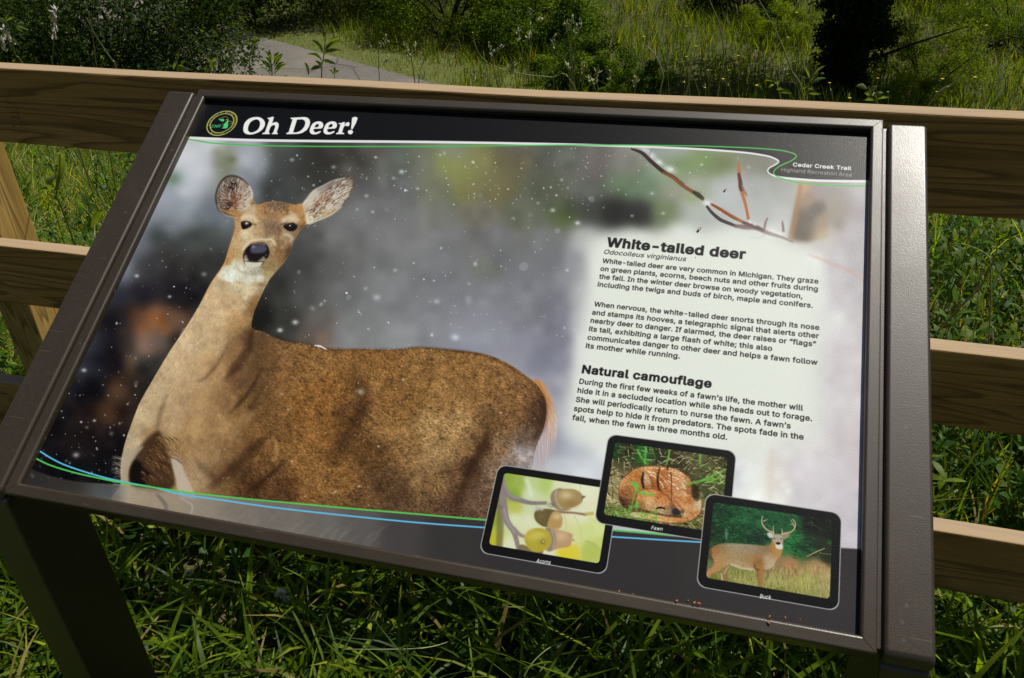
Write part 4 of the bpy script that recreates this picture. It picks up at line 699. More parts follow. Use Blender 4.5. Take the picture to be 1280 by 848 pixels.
        stroke(A("375,560 395,510 440,485"), 1.6, (206, 170, 120), .6, .8)
    def fawn():
        A = lambda s: [(735+float(a.split(',')[0])/5.653, 535+float(a.split(',')[1])/5.653) for a in s.split()]
        ys, xs = slice(int((540-OY)*PS), int((672-OY)*PS)), slice(int((740-OX)*PS), int((922-OX)*PS))
        f = field([(*A("%d,%d" % (a, b))[0], c) for a, b, c in ((200, 150, (36, 62, 34)), (280, 180, (40, 42, 26)), (400, 160, (44, 96, 48)), (520, 180, (52, 54, 34)), (640, 240, (58, 52, 34)), (700, 200, (90, 84, 58)), (820, 230, (92, 88, 56)), (940, 230, (64, 62, 36)), (900, 320, (96, 98, 54)), (860, 430, (70, 76, 44)), (800, 560, (130, 110, 70)), (250, 260, (80, 74, 50)), (200, 350, (146, 134, 96)), (160, 480, (150, 132, 92)), (140, 600, (96, 108, 54)), (300, 640, (120, 118, 66)), (500, 680, (110, 90, 56)), (720, 690, (100, 100, 52)))], 5, 3)
        IMG[ys, xs] = f(ys, xs); rr = np.random.default_rng(3)
        for _ in range(1101):
            x, y = rr.uniform(90, 1000), rr.uniform(100, 730)
            pl = .36 if (x < 330 and y > 230) or y > 560 or (x > 480 and y < 480) else .12
            c = [(212, 200, 160), (160, 142, 100), (38, 32, 20), (62, 122, 50), (22, 26, 14)][rr.choice(5, p=[pl, .18, .2, .44-pl, .18])]
            a = rr.uniform(-1, 1)+(0 if x > 500 else .6); L = rr.uniform(20, 70)
            stroke(A("%f,%f %f,%f" % (x, y, x+np.cos(a)*L, y+np.sin(a)*L)), [1.0, .3], c, .8, sm=False)
        for s in ("575,150 570,200 550,270", "790,175 795,280", "410,120 400,260", "350,150 370,200 420,260"): stroke(A(s), [2.6, 1.6], (110, 172, 70), .9, .4)
        def part(poly, cols, seed, sh=.9):
            fl_ = field([(*A("%d,%d" % (a_, b_))[0], c_) for a_, b_, c_ in cols], 5, 3)
            y0, x0, c1 = rast([A(poly)], True); y0, x0, c1 = padded(y0, x0, c1, .4); n_ = fur(*c1.shape, .9, .5, 6, seed, 1)
            stroke(A(poly+' '+poly.split()[0]), 2.2, (58, 32, 18), .45*sh, 1)
            comp(y0, x0, c1, lambda q, w_: fl_(q, w_)*np.array([.95, 1.02, 1.08], np.float32)+(n_[q.start-y0:q.stop-y0, w_.start-x0:w_.stop-x0]*12)[..., None])
        part("215,470 228,385 290,320 350,285 430,270 520,273 620,290 700,340 748,405 742,470 700,560 640,590 560,600 400,600 290,580 238,540", [(235, 400, (196, 134, 86)), (260, 460, (150, 92, 52)), (230, 520, (84, 54, 34)), (330, 330, (190, 116, 62)), (420, 285, (208, 144, 92)), (540, 290, (190, 118, 66)), (640, 320, (198, 134, 84)), (520, 350, (176, 100, 54)), (460, 400, (160, 88, 46)), (600, 400, (196, 126, 82)), (660, 420, (206, 146, 104)), (720, 420, (160, 96, 56)), (560, 470, (176, 104, 60)), (640, 500, (190, 120, 74)), (330, 400, (184, 112, 62)), (380, 560, (96, 60, 38))], 31)
        for row_ in ("425,308 470,318 515,345 548,385", "440,330 480,352 512,385 530,420", "560,300 610,318 660,352 700,395", "575,335 620,355 660,390 690,430", "570,375 610,400 640,435", "450,285 520,288 600,298 670,328"):
            for x_, y_ in curve(np.array(A(row_)), False, 4): blob(x_+rr.normal()*.5, y_+rr.normal()*.4, rr.uniform(.7, 1.2), rr.uniform(.5, .8), (240, 222, 198), .85, hard=True)
        part("600,470 660,440 720,470 765,520 800,505 795,590 745,645 690,660 660,640 680,590 640,540", [(660, 470, (206, 146, 100)), (720, 520, (188, 118, 70)), (690, 580, (210, 150, 104)), (740, 600, (196, 128, 80)), (790, 540, (206, 170, 134)), (640, 500, (190, 116, 66))], 35)
        part("350,470 390,438 440,432 500,448 560,490 600,545 640,585 650,612 610,622 540,612 450,590 380,575 335,540", [(370, 480, (204, 130, 74)), (440, 450, (212, 142, 84)), (500, 480, (190, 112, 60)), (540, 530, (200, 128, 78)), (430, 530, (214, 160, 112)), (380, 550, (150, 98, 58)), (500, 590, (190, 146, 104)), (580, 590, (150, 110, 84)), (620, 600, (70, 52, 48))], 36)
        fill(A("592,585 615,568 645,585 650,605 620,618 598,608"), (46, 36, 40), .85, .7); stroke(A("482,572 505,563 530,566 545,575"), 2.0, (26, 18, 16), .95, .3); blob(*A("512,568")[0], 1.2, .9, (20, 14, 14), .9)
        part("300,600 380,598 470,612 560,628 640,636 700,640 690,665 620,672 540,668 470,655 380,640 310,628", [(320, 612, (212, 176, 132)), (450, 630, (214, 164, 112)), (560, 650, (206, 142, 88)), (660, 655, (196, 126, 74))], 37)
        part("380,335 398,308 432,345 448,400 440,432 398,430 384,390", [(400, 330, (206, 158, 112)), (420, 380, (196, 144, 100)), (430, 420, (170, 106, 60))], 38)
        stroke(A("392,312 384,370 395,430"), [2, 3.4, 2], (34, 22, 16), .95, .4); stroke(A("505,280 492,360 500,430 515,440"), [1.2, 2.6, 2, 1], (34, 22, 14), .85, .4); stroke(A("560,270 563,300"), 2, (40, 28, 18), .9, .3); stroke(A("585,310 590,400 588,520"), [1.4, 1.0, .7], (56, 34, 24), .85, .3)
        fill(A("735,400 775,410 790,470 765,510 735,470"), (40, 34, 22), .8, 1.2)
        for s, wd in (("300,380 350,410 330,470 300,590", 2.2), ("350,400 330,440", 3), ("370,460 460,480", 2.6), ("345,520 340,590", 2), ("680,405 800,370 970,300", 1.8), ("800,375 980,350", 1.8), ("840,380 980,395", 1.8), ("760,395 900,330 960,310", 1.4)): stroke(A(s), [wd, wd*.6], (104, 176, 66), .95, .4)
        for x, y in ((330, 400), (352, 412), (345, 440), (315, 395), (370, 462), (400, 458), (455, 472), (345, 540), (352, 560), (330, 555), (300, 560)): blob(*A('%f,%f' % (x, y))[0], 3.2, 1.8, (104, 172, 84), .85, rr.uniform(-.8, .8))
        for _ in range(90): x, y = rr.uniform(90, 480), rr.uniform(590, 690); a = rr.uniform(-1.4, -.2); stroke(A("%f,%f %f,%f" % (x, y, x+np.cos(a)*30, y+np.sin(a)*30)), [1.6, .5], (96, 158, 62), .9, sm=False)
    def buck():
        A = lambda s: [(865+float(a.split(',')[0])/5.653, 612+float(a.split(',')[1])/5.653) for a in s.split()]
        ys, xs = slice(int((620-OY)*PS), int((760-OY)*PS)), slice(int((874-OX)*PS), int((1050-OX)*PS))
        f = field([(*A("%d,%d" % (a, b))[0], c) for a, b, c in ((180, 150, (34, 62, 44)), (300, 180, (36, 80, 50)), (400, 160, (40, 92, 58)), (560, 200, (36, 82, 54)), (700, 220, (38, 88, 54)), (850, 220, (26, 28, 26)), (980, 260, (28, 32, 26)), (980, 180, (22, 18, 20)), (150, 300, (30, 56, 36)), (300, 330, (34, 76, 44)), (420, 350, (32, 56, 42)), (680, 380, (44, 112, 62)), (750, 430, (40, 92, 52)), (850, 400, (36, 50, 38)), (950, 480, (40, 48, 34)), (120, 430, (60, 76, 48)), (100, 560, (110, 110, 72)), (300, 570, (128, 128, 72)), (600, 540, (140, 116, 84)), (700, 530, (158, 120, 84)), (900, 550, (160, 134, 94)), (150, 650, (116, 116, 52)), (350, 670, (146, 142, 84)), (600, 640, (158, 150, 96)), (800, 640, (160, 152, 92)), (950, 620, (166, 150, 104)), (600, 730, (120, 118, 56)), (850, 760, (140, 138, 84)))], 5, 3)
        IMG[ys, xs] = f(ys, xs); rr = np.random.default_rng(4)
        for _ in range(70): blob(*A('%f,%f' % (rr.uniform(110, 1000), rr.uniform(90, 430)))[0], rr.uniform(2, 6), rr.uniform(1.5, 3.5), [(16, 30, 22), (20, 40, 28), (56, 128, 76)][rr.integers(3)], .5, .3)
        for _ in range(800):
            x, y = rr.uniform(110, 860)+rr.normal()*20, rr.uniform(80, 480); a = rr.uniform(-.5, .9); L = rr.uniform(8, 28)
            stroke(A("%f,%f %f,%f" % (x, y, x+L, y+L*a)), [1.4, .6], [(70, 128, 78), (22, 44, 28), (44, 88, 50), (14, 24, 18)][rr.integers(4)], .6, sm=False)
        for _ in range(1100):
            x, y = rr.uniform(80, 1000), rr.uniform(560, 800); L = rr.uniform(14, 40)
            stroke(A("%f,%f %f,%f" % (x, y, x+rr.uniform(-8, 8), y-L)), [.9, .4], [(196, 186, 130), (120, 126, 60), (90, 96, 44), (176, 160, 110)][rr.integers(4)], .6, sm=False)
        for _ in range(60): blob(*A("%f,%f" % (rr.uniform(600, 980), rr.uniform(510, 600)))[0], 1.6, 1.2, (186, 130, 100), .5)
        blob(*A("243,320")[0], 1.8, 8, (120, 150, 156), .7); stroke(A("810,475 880,440 940,415"), [1, 1.6, 1], (176, 158, 112), .9, .3); stroke(A("900,450 1000,462"), 1, (130, 116, 84), .8, .3); stroke(A("760,240 850,250 940,290"), 1, (92, 78, 56), .7, .4)
        fill(A("112,590 140,560 190,530 220,540 150,600 100,650 80,650 95,610"), (146, 112, 76), 1, .5); fill(A("205,600 240,540 275,530 250,590 255,640 235,650 215,630"), (140, 108, 76), 1, .5)
        stroke(A("520,550 540,600 520,640"), [4, 2.4, 1.6], (126, 104, 80), .9, .5)
        bf3 = field([(*A("%d,%d" % (a, b))[0], c) for a, b, c in ((160, 420, (150, 104, 60)), (200, 400, (140, 116, 84)), (300, 395, (150, 136, 114)), (420, 405, (146, 130, 110)), (520, 420, (136, 112, 84)), (200, 480, (164, 130, 90)), (300, 480, (156, 132, 98)), (400, 500, (156, 124, 86)), (300, 550, (176, 152, 120)), (400, 560, (164, 138, 108)), (470, 520, (140, 98, 56)), (540, 500, (176, 150, 122)), (580, 400, (166, 118, 66)), (610, 440, (170, 128, 80)), (560, 540, (180, 160, 136)), (150, 540, (172, 128, 86)))], 6, 3)
        y0, x0, c1 = rast([A("128,430 170,395 240,380 360,385 450,392 530,398 560,380 570,345 610,335 640,350 640,430 625,470 590,510 575,545 520,570 470,560 440,572 350,560 280,530 230,545 180,580 130,600 100,640 90,600 140,550 155,510 130,470")], True)
        y0, x0, c1 = padded(y0, x0, c1, .4); nn = fur(*c1.shape, 1, .3, 4, 33)
        comp(y0, x0, c1, lambda a, b: bf3(a, b)+(nn[a.start-y0:a.stop-y0, b.start-x0:b.stop-x0]*8)[..., None])
        fill(A("452,540 515,560 505,600 498,650 500,725 484,722 480,660 462,600"), (158, 112, 66), 1, .5); stroke(A("132,430 138,480 150,500"), 2, (84, 56, 36), .7, .6); stroke(A("440,530 450,560 480,570"), 1.6, (70, 44, 26), .6, .5)
        fill(A("530,310 560,305 580,335 548,342"), (190, 182, 180), 1, .4); fill(A("640,320 680,310 690,330 650,352"), (150, 128, 112), 1, .4)
        fill(A("575,325 610,316 640,330 642,375 630,395 605,402 585,385 572,360"), (168, 152, 136), 1, .4); fill(A("590,390 635,385 640,420 600,420"), (206, 204, 200), .9, .6); fill(A("595,375 620,375 622,388 600,390"), (30, 26, 28), 1, .3); blob(*A("606,345")[0], 2.4, 2.6, (150, 146, 146), .8)
        blob(*A("583,346")[0], .9, .7, (24, 18, 18), 1, hard=True); blob(*A("630,350")[0], .9, .7, (24, 18, 18), 1, hard=True)
        an = (186, 158, 128)
        for s, wd in (("572,322 575,305 530,285 500,250 492,220 500,190", 1.8), ("500,225 535,212", 1.1), ("575,300 574,255", 1.2), ("632,320 650,312 700,300 725,275 730,240 712,210", 1.8), ("725,270 712,240 695,212", 1.1), ("638,312 634,272", 1.2), ("720,250 690,245", .9)): stroke(A(s), [wd*1.2, wd*.6], an, 1, .2)
        stroke(A('270,528 350,556 440,566'), 2, (206, 192, 168), .7, .6); stroke(A('225,600 245,560 262,545'), 1.6, (196, 176, 150), .7, .5); stroke(A('462,560 470,640 488,715'), 1.4, (96, 66, 40), .6, .5); stroke(A('205,590 215,640'), 1.4, (220, 214, 206), .7, .4)
        stroke(A("100,590 90,650"), 1.4, (150, 110, 70), .9, .4)
    C1 = [(625, 583), (752, 600), (771, 716), (601, 690)]
    C1 = [(624, 583.5), (771.5, 601.5), (760, 716.5), (598.5, 692)]
    i1 = frame(C1, 0, ''); inner(i1, acorns)
    C2 = [(761.5, 544.5), (919.5, 563.5), (910, 679), (743, 653.5)]
    i2 = frame(C2, 0, ''); inner(i2, fawn)
    C3 = [(884, 619.5), (1052, 640.5), (1047, 760.5), (870, 735)]
    i3 = frame(C3, 0, ''); inner(i3, buck)
    # ---------------- lettering
    K = (38, 36, 36)
    body_ = [("White-tailed deer are very common in Michigan. They graze", 752.6, 328.8, 1022.8, 354.8), ("on green plants, acorns, beech nuts and other fruits during", 750.2, 338.6, 1022.1, 364.4), ("the fall. In the winter deer browse on woody vegetation,", 748.5, 348.4, 1003, 373.4), ("including the twigs and buds of birch, maple and conifers.", 746.7, 358.2, 1015.9, 385.1),
             ("When nervous, the white-tailed deer snorts through its nose", 742.3, 383, 1024, 412.8), ("and stamps its hooves, a telegraphic signal that alerts other", 739.8, 393.3, 1023.5, 423.2), ("nearby deer to danger. If alarmed, the deer raises or \u201cflags\u201d", 737.9, 403.5, 1020, 433.5), ("its tail, exhibiting a large flash of white; this also", 735.8, 413.9, 965.1, 438.9), ("communicates danger to other deer and helps a fawn follow", 734, 424.6, 1021.8, 456.4), ("its mother while running.", 731.8, 435.1, 849.5, 448.4),
             ("During the first few weeks of a fawn\u2019s life, the mother will", 723.8, 479.7, 1003.7, 513.5), ("hide it in a secluded location while she heads out to forage.", 721.5, 491, 1015, 526.6), ("She will periodically return to nurse the fawn. A fawn\u2019s", 719.4, 502.4, 988.2, 535.9), ("spots help to hide it from predators. The spots fade in the", 716.9, 513.7, 1004.4, 549.9), ("fall, when the fawn is three months old.", 714.9, 525, 908.8, 549.9)]
    L = [(t, a, b, c, d, 5.6+.9*(b-330)/200, .034, 0, K) for t, a, b, c, d in body_]
    L += [("White-tailed deer", 757.3, 308, 931.6, 323.7, 10.8, .075, 0, K), ("Natural camouflage", 726.9, 466.2, 889.3, 484.8, 9.6, .068, 0, K), ("Odocoileus virginianus", 754.9, 317.5, 857.6, 326.9, 5.5, .012, .22, K),
          ("Cedar Creek Trail", 990.9, 208, 1064.3, 213, 4.5, .06, 0, (218, 218, 218)), ("Highland Recreation Area", 976.6, 214.4, 1064.3, 221.2, 4.7, 0, 0, (186, 186, 186)),
          ("Acorns", 670, 703.2, 688.2, 705.7, 4.7, .035, .22, (226, 226, 226)), ("Fawn", 813.7, 661.8, 828.2, 663.8, 4.4, .035, .22, (226, 226, 226)), ("Buck", 949.6, 747.6, 964.3, 749.4, 4.8, .035, .22, (226, 226, 226)),
          ("DNR", 263.4, 160.0, 275.2, 159.5, 3.9, .03, .15, GR)]
    for t, xa, ya, xb, yb, cap, off, shear, col in L:
        tri, w = glyphs(t, off, shear)                       # unit: capital height = 1
        a, b = apply(Hi, [(xa, ya), (xb, yb)])
        up = apply(Hp, [a+[0, .01]])[0]-apply(Hp, [a])[0]
        hm = cap/np.linalg.norm(up)*.01
        d = b-a; n = np.array([-d[1], d[0]])/np.linalg.norm(d)
        q = [apply(Hp, a+p[:, :1]/w*d+p[:, 1:]*hm*n) for p in tri]
        y0, x0, c = rast(q); comp(y0, x0, c, col)
    # ring lettering of the emblem
    def ringtext(t, a0, a1):
        for i, ch in enumerate(t):
            if ch == ' ': continue
            tri, w = glyphs(ch, .03, 0); a = np.radians(a0+(a1-a0)*(i+.5)/len(t)); s = 1 if a0 > a1 else -1
            ca, sa = np.cos(a-s*np.pi/2), np.sin(a-s*np.pi/2); Q = []
            for p in tri:
                p = (p-[w/2, .5])*.0019*np.array([1.15, 1.4])
                Q.append(apply(Hp, np.stack([p[:, 0]*ca-p[:, 1]*sa, p[:, 0]*sa+p[:, 1]*ca], 1)+[cx+R0*.868*np.cos(a), cy+R0*.868*np.sin(a)]))
            y0, x0, c = rast(Q); comp(y0, x0, c, GY)
    ringtext("DEPARTMENT OF NATURAL RESOURCES", 200, -25); ringtext("MICHIGAN", 238, 302)
    # ---------------- to the panel
    TW = 2700; TH = int(TW*PH/PW)
    gx = ((np.arange(TW)+.5)/TW-.5)*PW; gy = ((np.arange(TH)+.5)/TH-.5)*PH
    X, Y = np.meshgrid(gx.astype(np.float32), gy.astype(np.float32))
    Hf = (Hp/Hp[2, 2]).astype(np.float64)
    D = Hf[2, 0]*X+Hf[2, 1]*Y+Hf[2, 2]
    U = ((Hf[0, 0]*X+Hf[0, 1]*Y+Hf[0, 2])/D-OX)*PS-.5; V = ((Hf[1, 0]*X+Hf[1, 1]*Y+Hf[1, 2])/D-OY)*PS-.5
    U = np.clip(U, 0, CW-1.01); V = np.clip(V, 0, CH-1.01)
    i = V.astype(np.int32); j = U.astype(np.int32); fy = (V-i)[..., None].astype(np.float32); fx = (U-j)[..., None].astype(np.float32)
    IMG[:] = (IMG-127)*1.1+124
    IMG[:] *= np.array([.985, 1.012, 1.0], np.float32); np.clip(IMG, 3, 255, out=IMG)
    out = (IMG[i, j]*(1-fx)+IMG[i, j+1]*fx)*(1-fy)+(IMG[i+1, j]*(1-fx)+IMG[i+1, j+1]*fx)*fy
    return (out/255.0).astype(np.float32)

# ---------------------------------------------------------------- terrain
def hgt(x, y):
    x = np.asarray(x, float); y = np.asarray(y, float)
    t = np.clip((y-.9)/8.5, 0, 1); z = -2.6*(t*t*(3-2*t))
    z = z+np.maximum(0, y-17)*.06
    z = z+np.clip((y-2)/4, 0, 1)*(.10*np.sin(x*.9+y*.5)+.07*np.sin(x*.4-y*1.1+1))*np.clip((np.abs((y-15.2)+.6*(x+8))-1.5)/3, 0, 1)
    return z
def ground():
    xs = np.concatenate([-np.geomspace(400, 14, 16), np.linspace(-12, 8, 101), np.geomspace(10, 400, 16)])
    ys = np.concatenate([-np.geomspace(300, 3, 12), np.linspace(-2, 26, 141), np.geomspace(28, 500, 16)])
    X, Y = np.meshgrid(xs, ys); Z = hgt(X, Y)
    Z = np.where((np.abs(X) < 4) & (Y < 1.2), Z+.008*np.sin(X*9)*np.cos(Y*11), Z)
    n = len(xs); i, j = np.meshgrid(np.arange(len(ys)-1), np.arange(n-1), indexing='ij')
    F = np.stack([i*n+j, i*n+j+1, (i+1)*n+j+1, (i+1)*n+j], -1).reshape(-1, 4)
    m, nt, b = mat('meadow_ground'); v = texco(nt)
    c = ramp(nt, noise_n(nt, v, 1.3, 5, .65), [(.3, (.030, .042, .007)), (.5, (.055, .070, .012)), (.68, (.10, .082, .032))])
    c = mixc(nt, c, ramp(nt, noise_n(nt, v, 55, 5, .7), [(.3, (.35, .3, .25)), (.65, (1.5, 1.4, 1.2))]), 1, 'MULTIPLY')
    nt.links.new(c, b.inputs['Base Color']); b.inputs['Roughness'].default_value = .95; bump(nt, b, noise_n(nt, v, 60, 4), .8, .02)
    tag(link('ground', mesh('ground', np.stack([X, Y, Z], -1), F, True), m), kind='structure')
ground()
def ribbon(name, pts, width, lift, m, off=0, wb=1):
    P = np.array(pts, float); t = np.linspace(0, 1, 60); P = np.stack([np.interp(t, np.linspace(0, 1, len(P)), P[:, k]) for k in (0, 1)], 1)
    for _ in range(6): P[1:-1] = (P[:-2]+P[1:-1]*2+P[2:])/4
    T = np.gradient(P, axis=0); T /= np.linalg.norm(T, axis=1, keepdims=True); Nn = np.stack([-T[:, 1], T[:, 0]], 1)
    k = np.linspace(-.5, .5, 7); wob = wb*(.05*np.sin(np.arange(60)*1.7)+.04*np.sin(np.arange(60)*.63))
    Q = P[:, None]+Nn[:, None]*((k*width)[None]+off+wob[:, None]*np.sign(k)[None]*(np.abs(k) > .45))[..., None]
    Z = hgt(Q[..., 0], Q[..., 1])+lift
    V = np.concatenate([Q, Z[..., None]], -1); i, j = np.meshgrid(np.arange(59), np.arange(6), indexing='ij')
    F = np.stack([i*7+j, i*7+j+1, (i+1)*7+j+1, (i+1)*7+j], -1).reshape(-1, 4)
    return tag(link(name, mesh(name, V, F, True), m), kind='structure')
def asphalt():
    m, nt, b = mat('worn_asphalt'); v = texco(nt)
    c = ramp(nt, noise_n(nt, v, 40, 6, .75), [(.35, (.07, .063, .054)), (.65, (.185, .165, .14))])
    vo = N(nt, 'ShaderNodeTexVoronoi', feature='DISTANCE_TO_EDGE'); nt.links.new(v, vo.inputs['Vector']); vo.inputs['Scale'].default_value = .55
    c = mixc(nt, c, (.04, .038, .033), ramp(nt, vo.outputs[0], [(.004, (.8, .8, .8)), (.012, (0, 0, 0))]))
    c = mixc(nt, c, (.26, .22, .17), ramp(nt, noise_n(nt, v, .8, 4), [(.5, (0, 0, 0)), (.75, (.6, .6, .6))]))
    nt.links.new(c, b.inputs['Base Color']); b.inputs['Roughness'].default_value = .9; bump(nt, b, noise_n(nt, v, 160, 3), .5, .004); return m
PATH = [(-24, 22.5), (-16, 18.7), (-12.4, 16.5), (-10.55, 15.4), (-8.5, 14.15), (-6.39, 12.9), (-3.5, 11.1), (1, 8.0), (7, 6.2), (20, 4)]
mv, nt, b = mat('mown_verge'); v = texco(nt); nt.links.new(ramp(nt, noise_n(nt, v, 14, 5, .7), [(.3, (.075, .10, .014)), (.7, (.15, .155, .035))]), b.inputs['Base Color']); b.inputs['Roughness'].default_value = .95; bump(nt, b, noise_n(nt, v, 70, 3), .9, .03)
ribbon('grass_verge', PATH[:7], 4.9, .018, mv, .35)
ribbon('path', PATH[:7], 2.3, .032, asphalt(), 0, .12)

# ---------------------------------------------------------------- blades and leaves, many at a time
def strips(P, az, th0, bend, L, W, prof, roll=None, fold=0):
    """curved tapering strips: arrays over n blades; prof = half widths along the blade"""
    n = len(P); k = len(prof); s = np.arange(k)/(k-1)
    th = th0[:, None]+bend[:, None]*s[None]
    step = (L/(k-1))[:, None]
    hx = np.cumsum(np.sin(th)*step, 1)-np.sin(th)*step; hz = np.cumsum(np.cos(th)*step, 1)-np.cos(th)*step
    C = np.stack([P[:, 0, None]+hx*np.cos(az)[:, None], P[:, 1, None]+hx*np.sin(az)[:, None], P[:, 2, None]+hz], -1)
    side = np.stack([-np.sin(az), np.cos(az), np.zeros(n)], -1)[:, None]
    if roll is not None:
        up = np.stack([-np.cos(th)*np.cos(az)[:, None], -np.cos(th)*np.sin(az)[:, None], np.sin(th)], -1)
        side = side*np.cos(roll)[:, None, None]+up*np.sin(roll)[:, None, None]
    w = np.asarray(prof)[None, :, None]*W[:, None, None]*.5
    V = np.stack([C-side*w, C+side*w], 2).reshape(-1, 3)
    b = (np.arange(n)*k*2)[:, None]+(np.arange(k-1)*2)[None]
    F = np.stack([b, b+1, b+3, b+2], -1).reshape(-1, 4)
    return V, F, k*2
def tints(n, cols, r, rep, probs=None, var=.18):
    c = np.array(cols)[r.choice(len(cols), n, p=probs)]*np.exp(r.normal(size=(n, 1))*var)
    return np.repeat(c, rep, 0)
GR = [(.075, .13, .006), (.14, .21, .010), (.036, .075, .005), (.25, .29, .024), (.27, .20, .07)]
BLADE = [1, .95, .8, .55, .08]; LANCE = [.15, .8, 1, .7, .05]
def grass(name, n, area, Lr, Wr, seed, label, cat, cols=GR, probs=(.34, .3, .2, .11, .05), lean=(.15, .5), bend=(.3, 1.6), prof=BLADE, m=None, dens=None, zoff=0, limit=None):
    r = np.random.default_rng(seed)
    x = r.uniform(area[0], area[2], n*2); y = area[1]+(area[3]-area[1])*(r.random(n*2)**(dens or 1))
    cl = .5+.5*np.sin(x*5.1+2*np.sin(y*3.7))*np.sin(y*6.3+1.7*np.sin(x*4.1)); keep = r.random(n*2) < .35+.65*cl
    x, y = x[keep][:n], y[keep][:n]; n = len(x)
    if limit is not None:
        kk = limit(x, y); x, y = x[kk], y[kk]; n = len(x)
    P = np.stack([x, y, hgt(x, y)+zoff], 1)
    L = r.uniform(*Lr, n)*(1+.25*np.sin(x*2.3+y*1.9)); W = r.uniform(*Wr, n)
    V, F, k = strips(P, r.uniform(0, 6.28, n), r.uniform(*lean, n), r.uniform(*bend, n), L, W, prof, r.uniform(-.6, .6, n))
    o = link(name, mesh(name, V, F, True, tints(n, cols, r, k, probs)), m or M_GRASS)
    return tag(o, label, cat, None, 'stuff')
grass('lawn_grass', 11000, (-1.9, -.75, 1.5, .62), (.12, .32), (.005, .0125), 1, 'long lush green grass growing under the sign and along the foot of the fence', 'grass', lean=(.2, .9), bend=(.4, 1.7))
grass('lawn_undergrowth', 15000, (-1.9, -.75, 1.5, .62), (.04, .12), (.003, .006), 2, 'short grass and dry thatch low between the long blades under the sign', 'grass', cols=[(.028, .055, .005), (.05, .09, .008), (.26, .18, .08), (.08, .05, .024)], probs=(.36, .3, .17, .17), lean=(.5, 1.4), bend=(.2, 1.4))
grass('tall_grass', 16000, (-5.2, .58, 3.6, 4.6), (.22, .5), (.004, .008), 3, 'tall rough grass growing on the bank just behind the fence', 'grass', lean=(.05, .5), bend=(.2, 1.2), dens=1.3,
      limit=lambda x, y: (x < -.5-.42*(y-.5)) | (x > .6))
grass('dry_grass', 9500, (-5.2, .75, -.9, 4.2), (.2, .48), (.004, .008), 13, 'sunlit yellowish grass mixed with dry stems on the bank in the left gap of the fence', 'grass', cols=[(.23, .27, .04), (.36, .35, .11), (.42, .34, .18), (.10, .17, .02)], probs=(.35, .27, .18, .2), lean=(.1, .9), bend=(.2, 1.2))
grass('clover_patch', 5200, (-1.9, -.6, 1.5, .62), (.02, .035), (.018, .028), 14, 'low clover and plantain leaves between the grass under the sign', 'clover', cols=[(.02, .055, .006), (.035, .08, .009), (.06, .11, .014)], probs=(.4, .4, .2), lean=(.9, 1.5), bend=(-.2, .3), prof=[.3, .9, 1, .8, .3], m=M_LEAF, zoff=.05)
def weeds():
    r = np.random.default_rng(5); n = 1900
    x = np.where(r.random(n) < .32, r.uniform(-4.6, -.9, n), r.uniform(.55, 3.2, n)); y = .62+3.4*r.random(n)**1.3
    H = r.uniform(.18, .5, n)*np.where(y < 1.3, 1.1, 1); az = r.uniform(0, 6.28, n); ln = r.uniform(0, .35, n)
    base = np.stack([x, y, hgt(x, y)], 1)
    V1, F1, k1 = strips(base, az, ln*.3, ln, H, np.full(n, .006), [1, .9, .8, .6, .4], r.uniform(-1, 1, n))
    T1 = tints(n, [(.08, .10, .03), (.13, .08, .04)], r, k1)
    q = 18; s = np.tile(np.linspace(.15, 1, q), n); bi = np.repeat(np.arange(n), q)
    th = ln[bi]*(.3+.5*s); Pn = base[bi]+np.stack([np.sin(th)*np.cos(az[bi])*H[bi]*s, np.sin(th)*np.sin(az[bi])*H[bi]*s, np.cos(th)*H[bi]*s], 1)
    a2 = np.tile(np.arange(q)*2.4, n)+az[bi]+r.normal(size=n*q)*.3
    Ll = r.uniform(.035, .085, n)[bi]*(1.25-.7*s); wr = r.uniform(.2, .42, n)[bi]
    V2, F2, k2 = strips(Pn, a2, r.uniform(.5, 1.2, n*q), r.uniform(.2, 1.0, n*q), Ll, Ll*wr, LANCE, r.uniform(-.5, .5, n*q))
    T2 = np.repeat(np.array([(.045, .11, .010), (.08, .15, .014), (.12, .17, .02), (.03, .075, .012)])[r.integers(0, 4, n)][bi]*np.exp(r.normal(size=(n*q, 1))*.15), k2, 0)
    me = mesh('weeds', np.concatenate([V1, V2]), np.concatenate([F1, F2+len(V1)]), True, np.concatenate([T1, T2]))
    tag(link('leafy_weeds', me, M_LEAF), 'dense leafy green weeds crowding the bank behind the fence rails', 'weeds', None, 'stuff')
weeds()
grass('meadow_grass', 60000, (-14, 4.6, 8, 24), (.18, .5), (.010, .022), 7, 'rough sunlit meadow grass on the low ground beyond the fence', 'meadow grass', cols=[(.066, .108, .006), (.105, .148, .009), (.145, .17, .014), (.16, .13, .035)], probs=(.34, .34, .22, .10), lean=(.05, .6), bend=(.2, 1.1), prof=[1, .8, .1],
      limit=lambda x, y: (np.abs((y-14.4)+.61*(x+8.9)) > 2.5) | (x > -4.5))

grass('verge_grass', 26000, (-13, 10.5, -3.6, 20), (.05, .13), (.008, .014), 15, 'short mown yellow-green grass along both edges of the path', 'grass', cols=[(.09, .13, .012), (.13, .16, .02), (.17, .17, .045)], probs=(.4, .4, .2), lean=(.1, .8), bend=(.1, .8), prof=[1, .7, .1],
      limit=lambda x, y: (np.abs((y-14.4)+.61*(x+8.9)) > 1.32) & (np.abs((y-14.4)+.61*(x+8.9)) < 3.1))
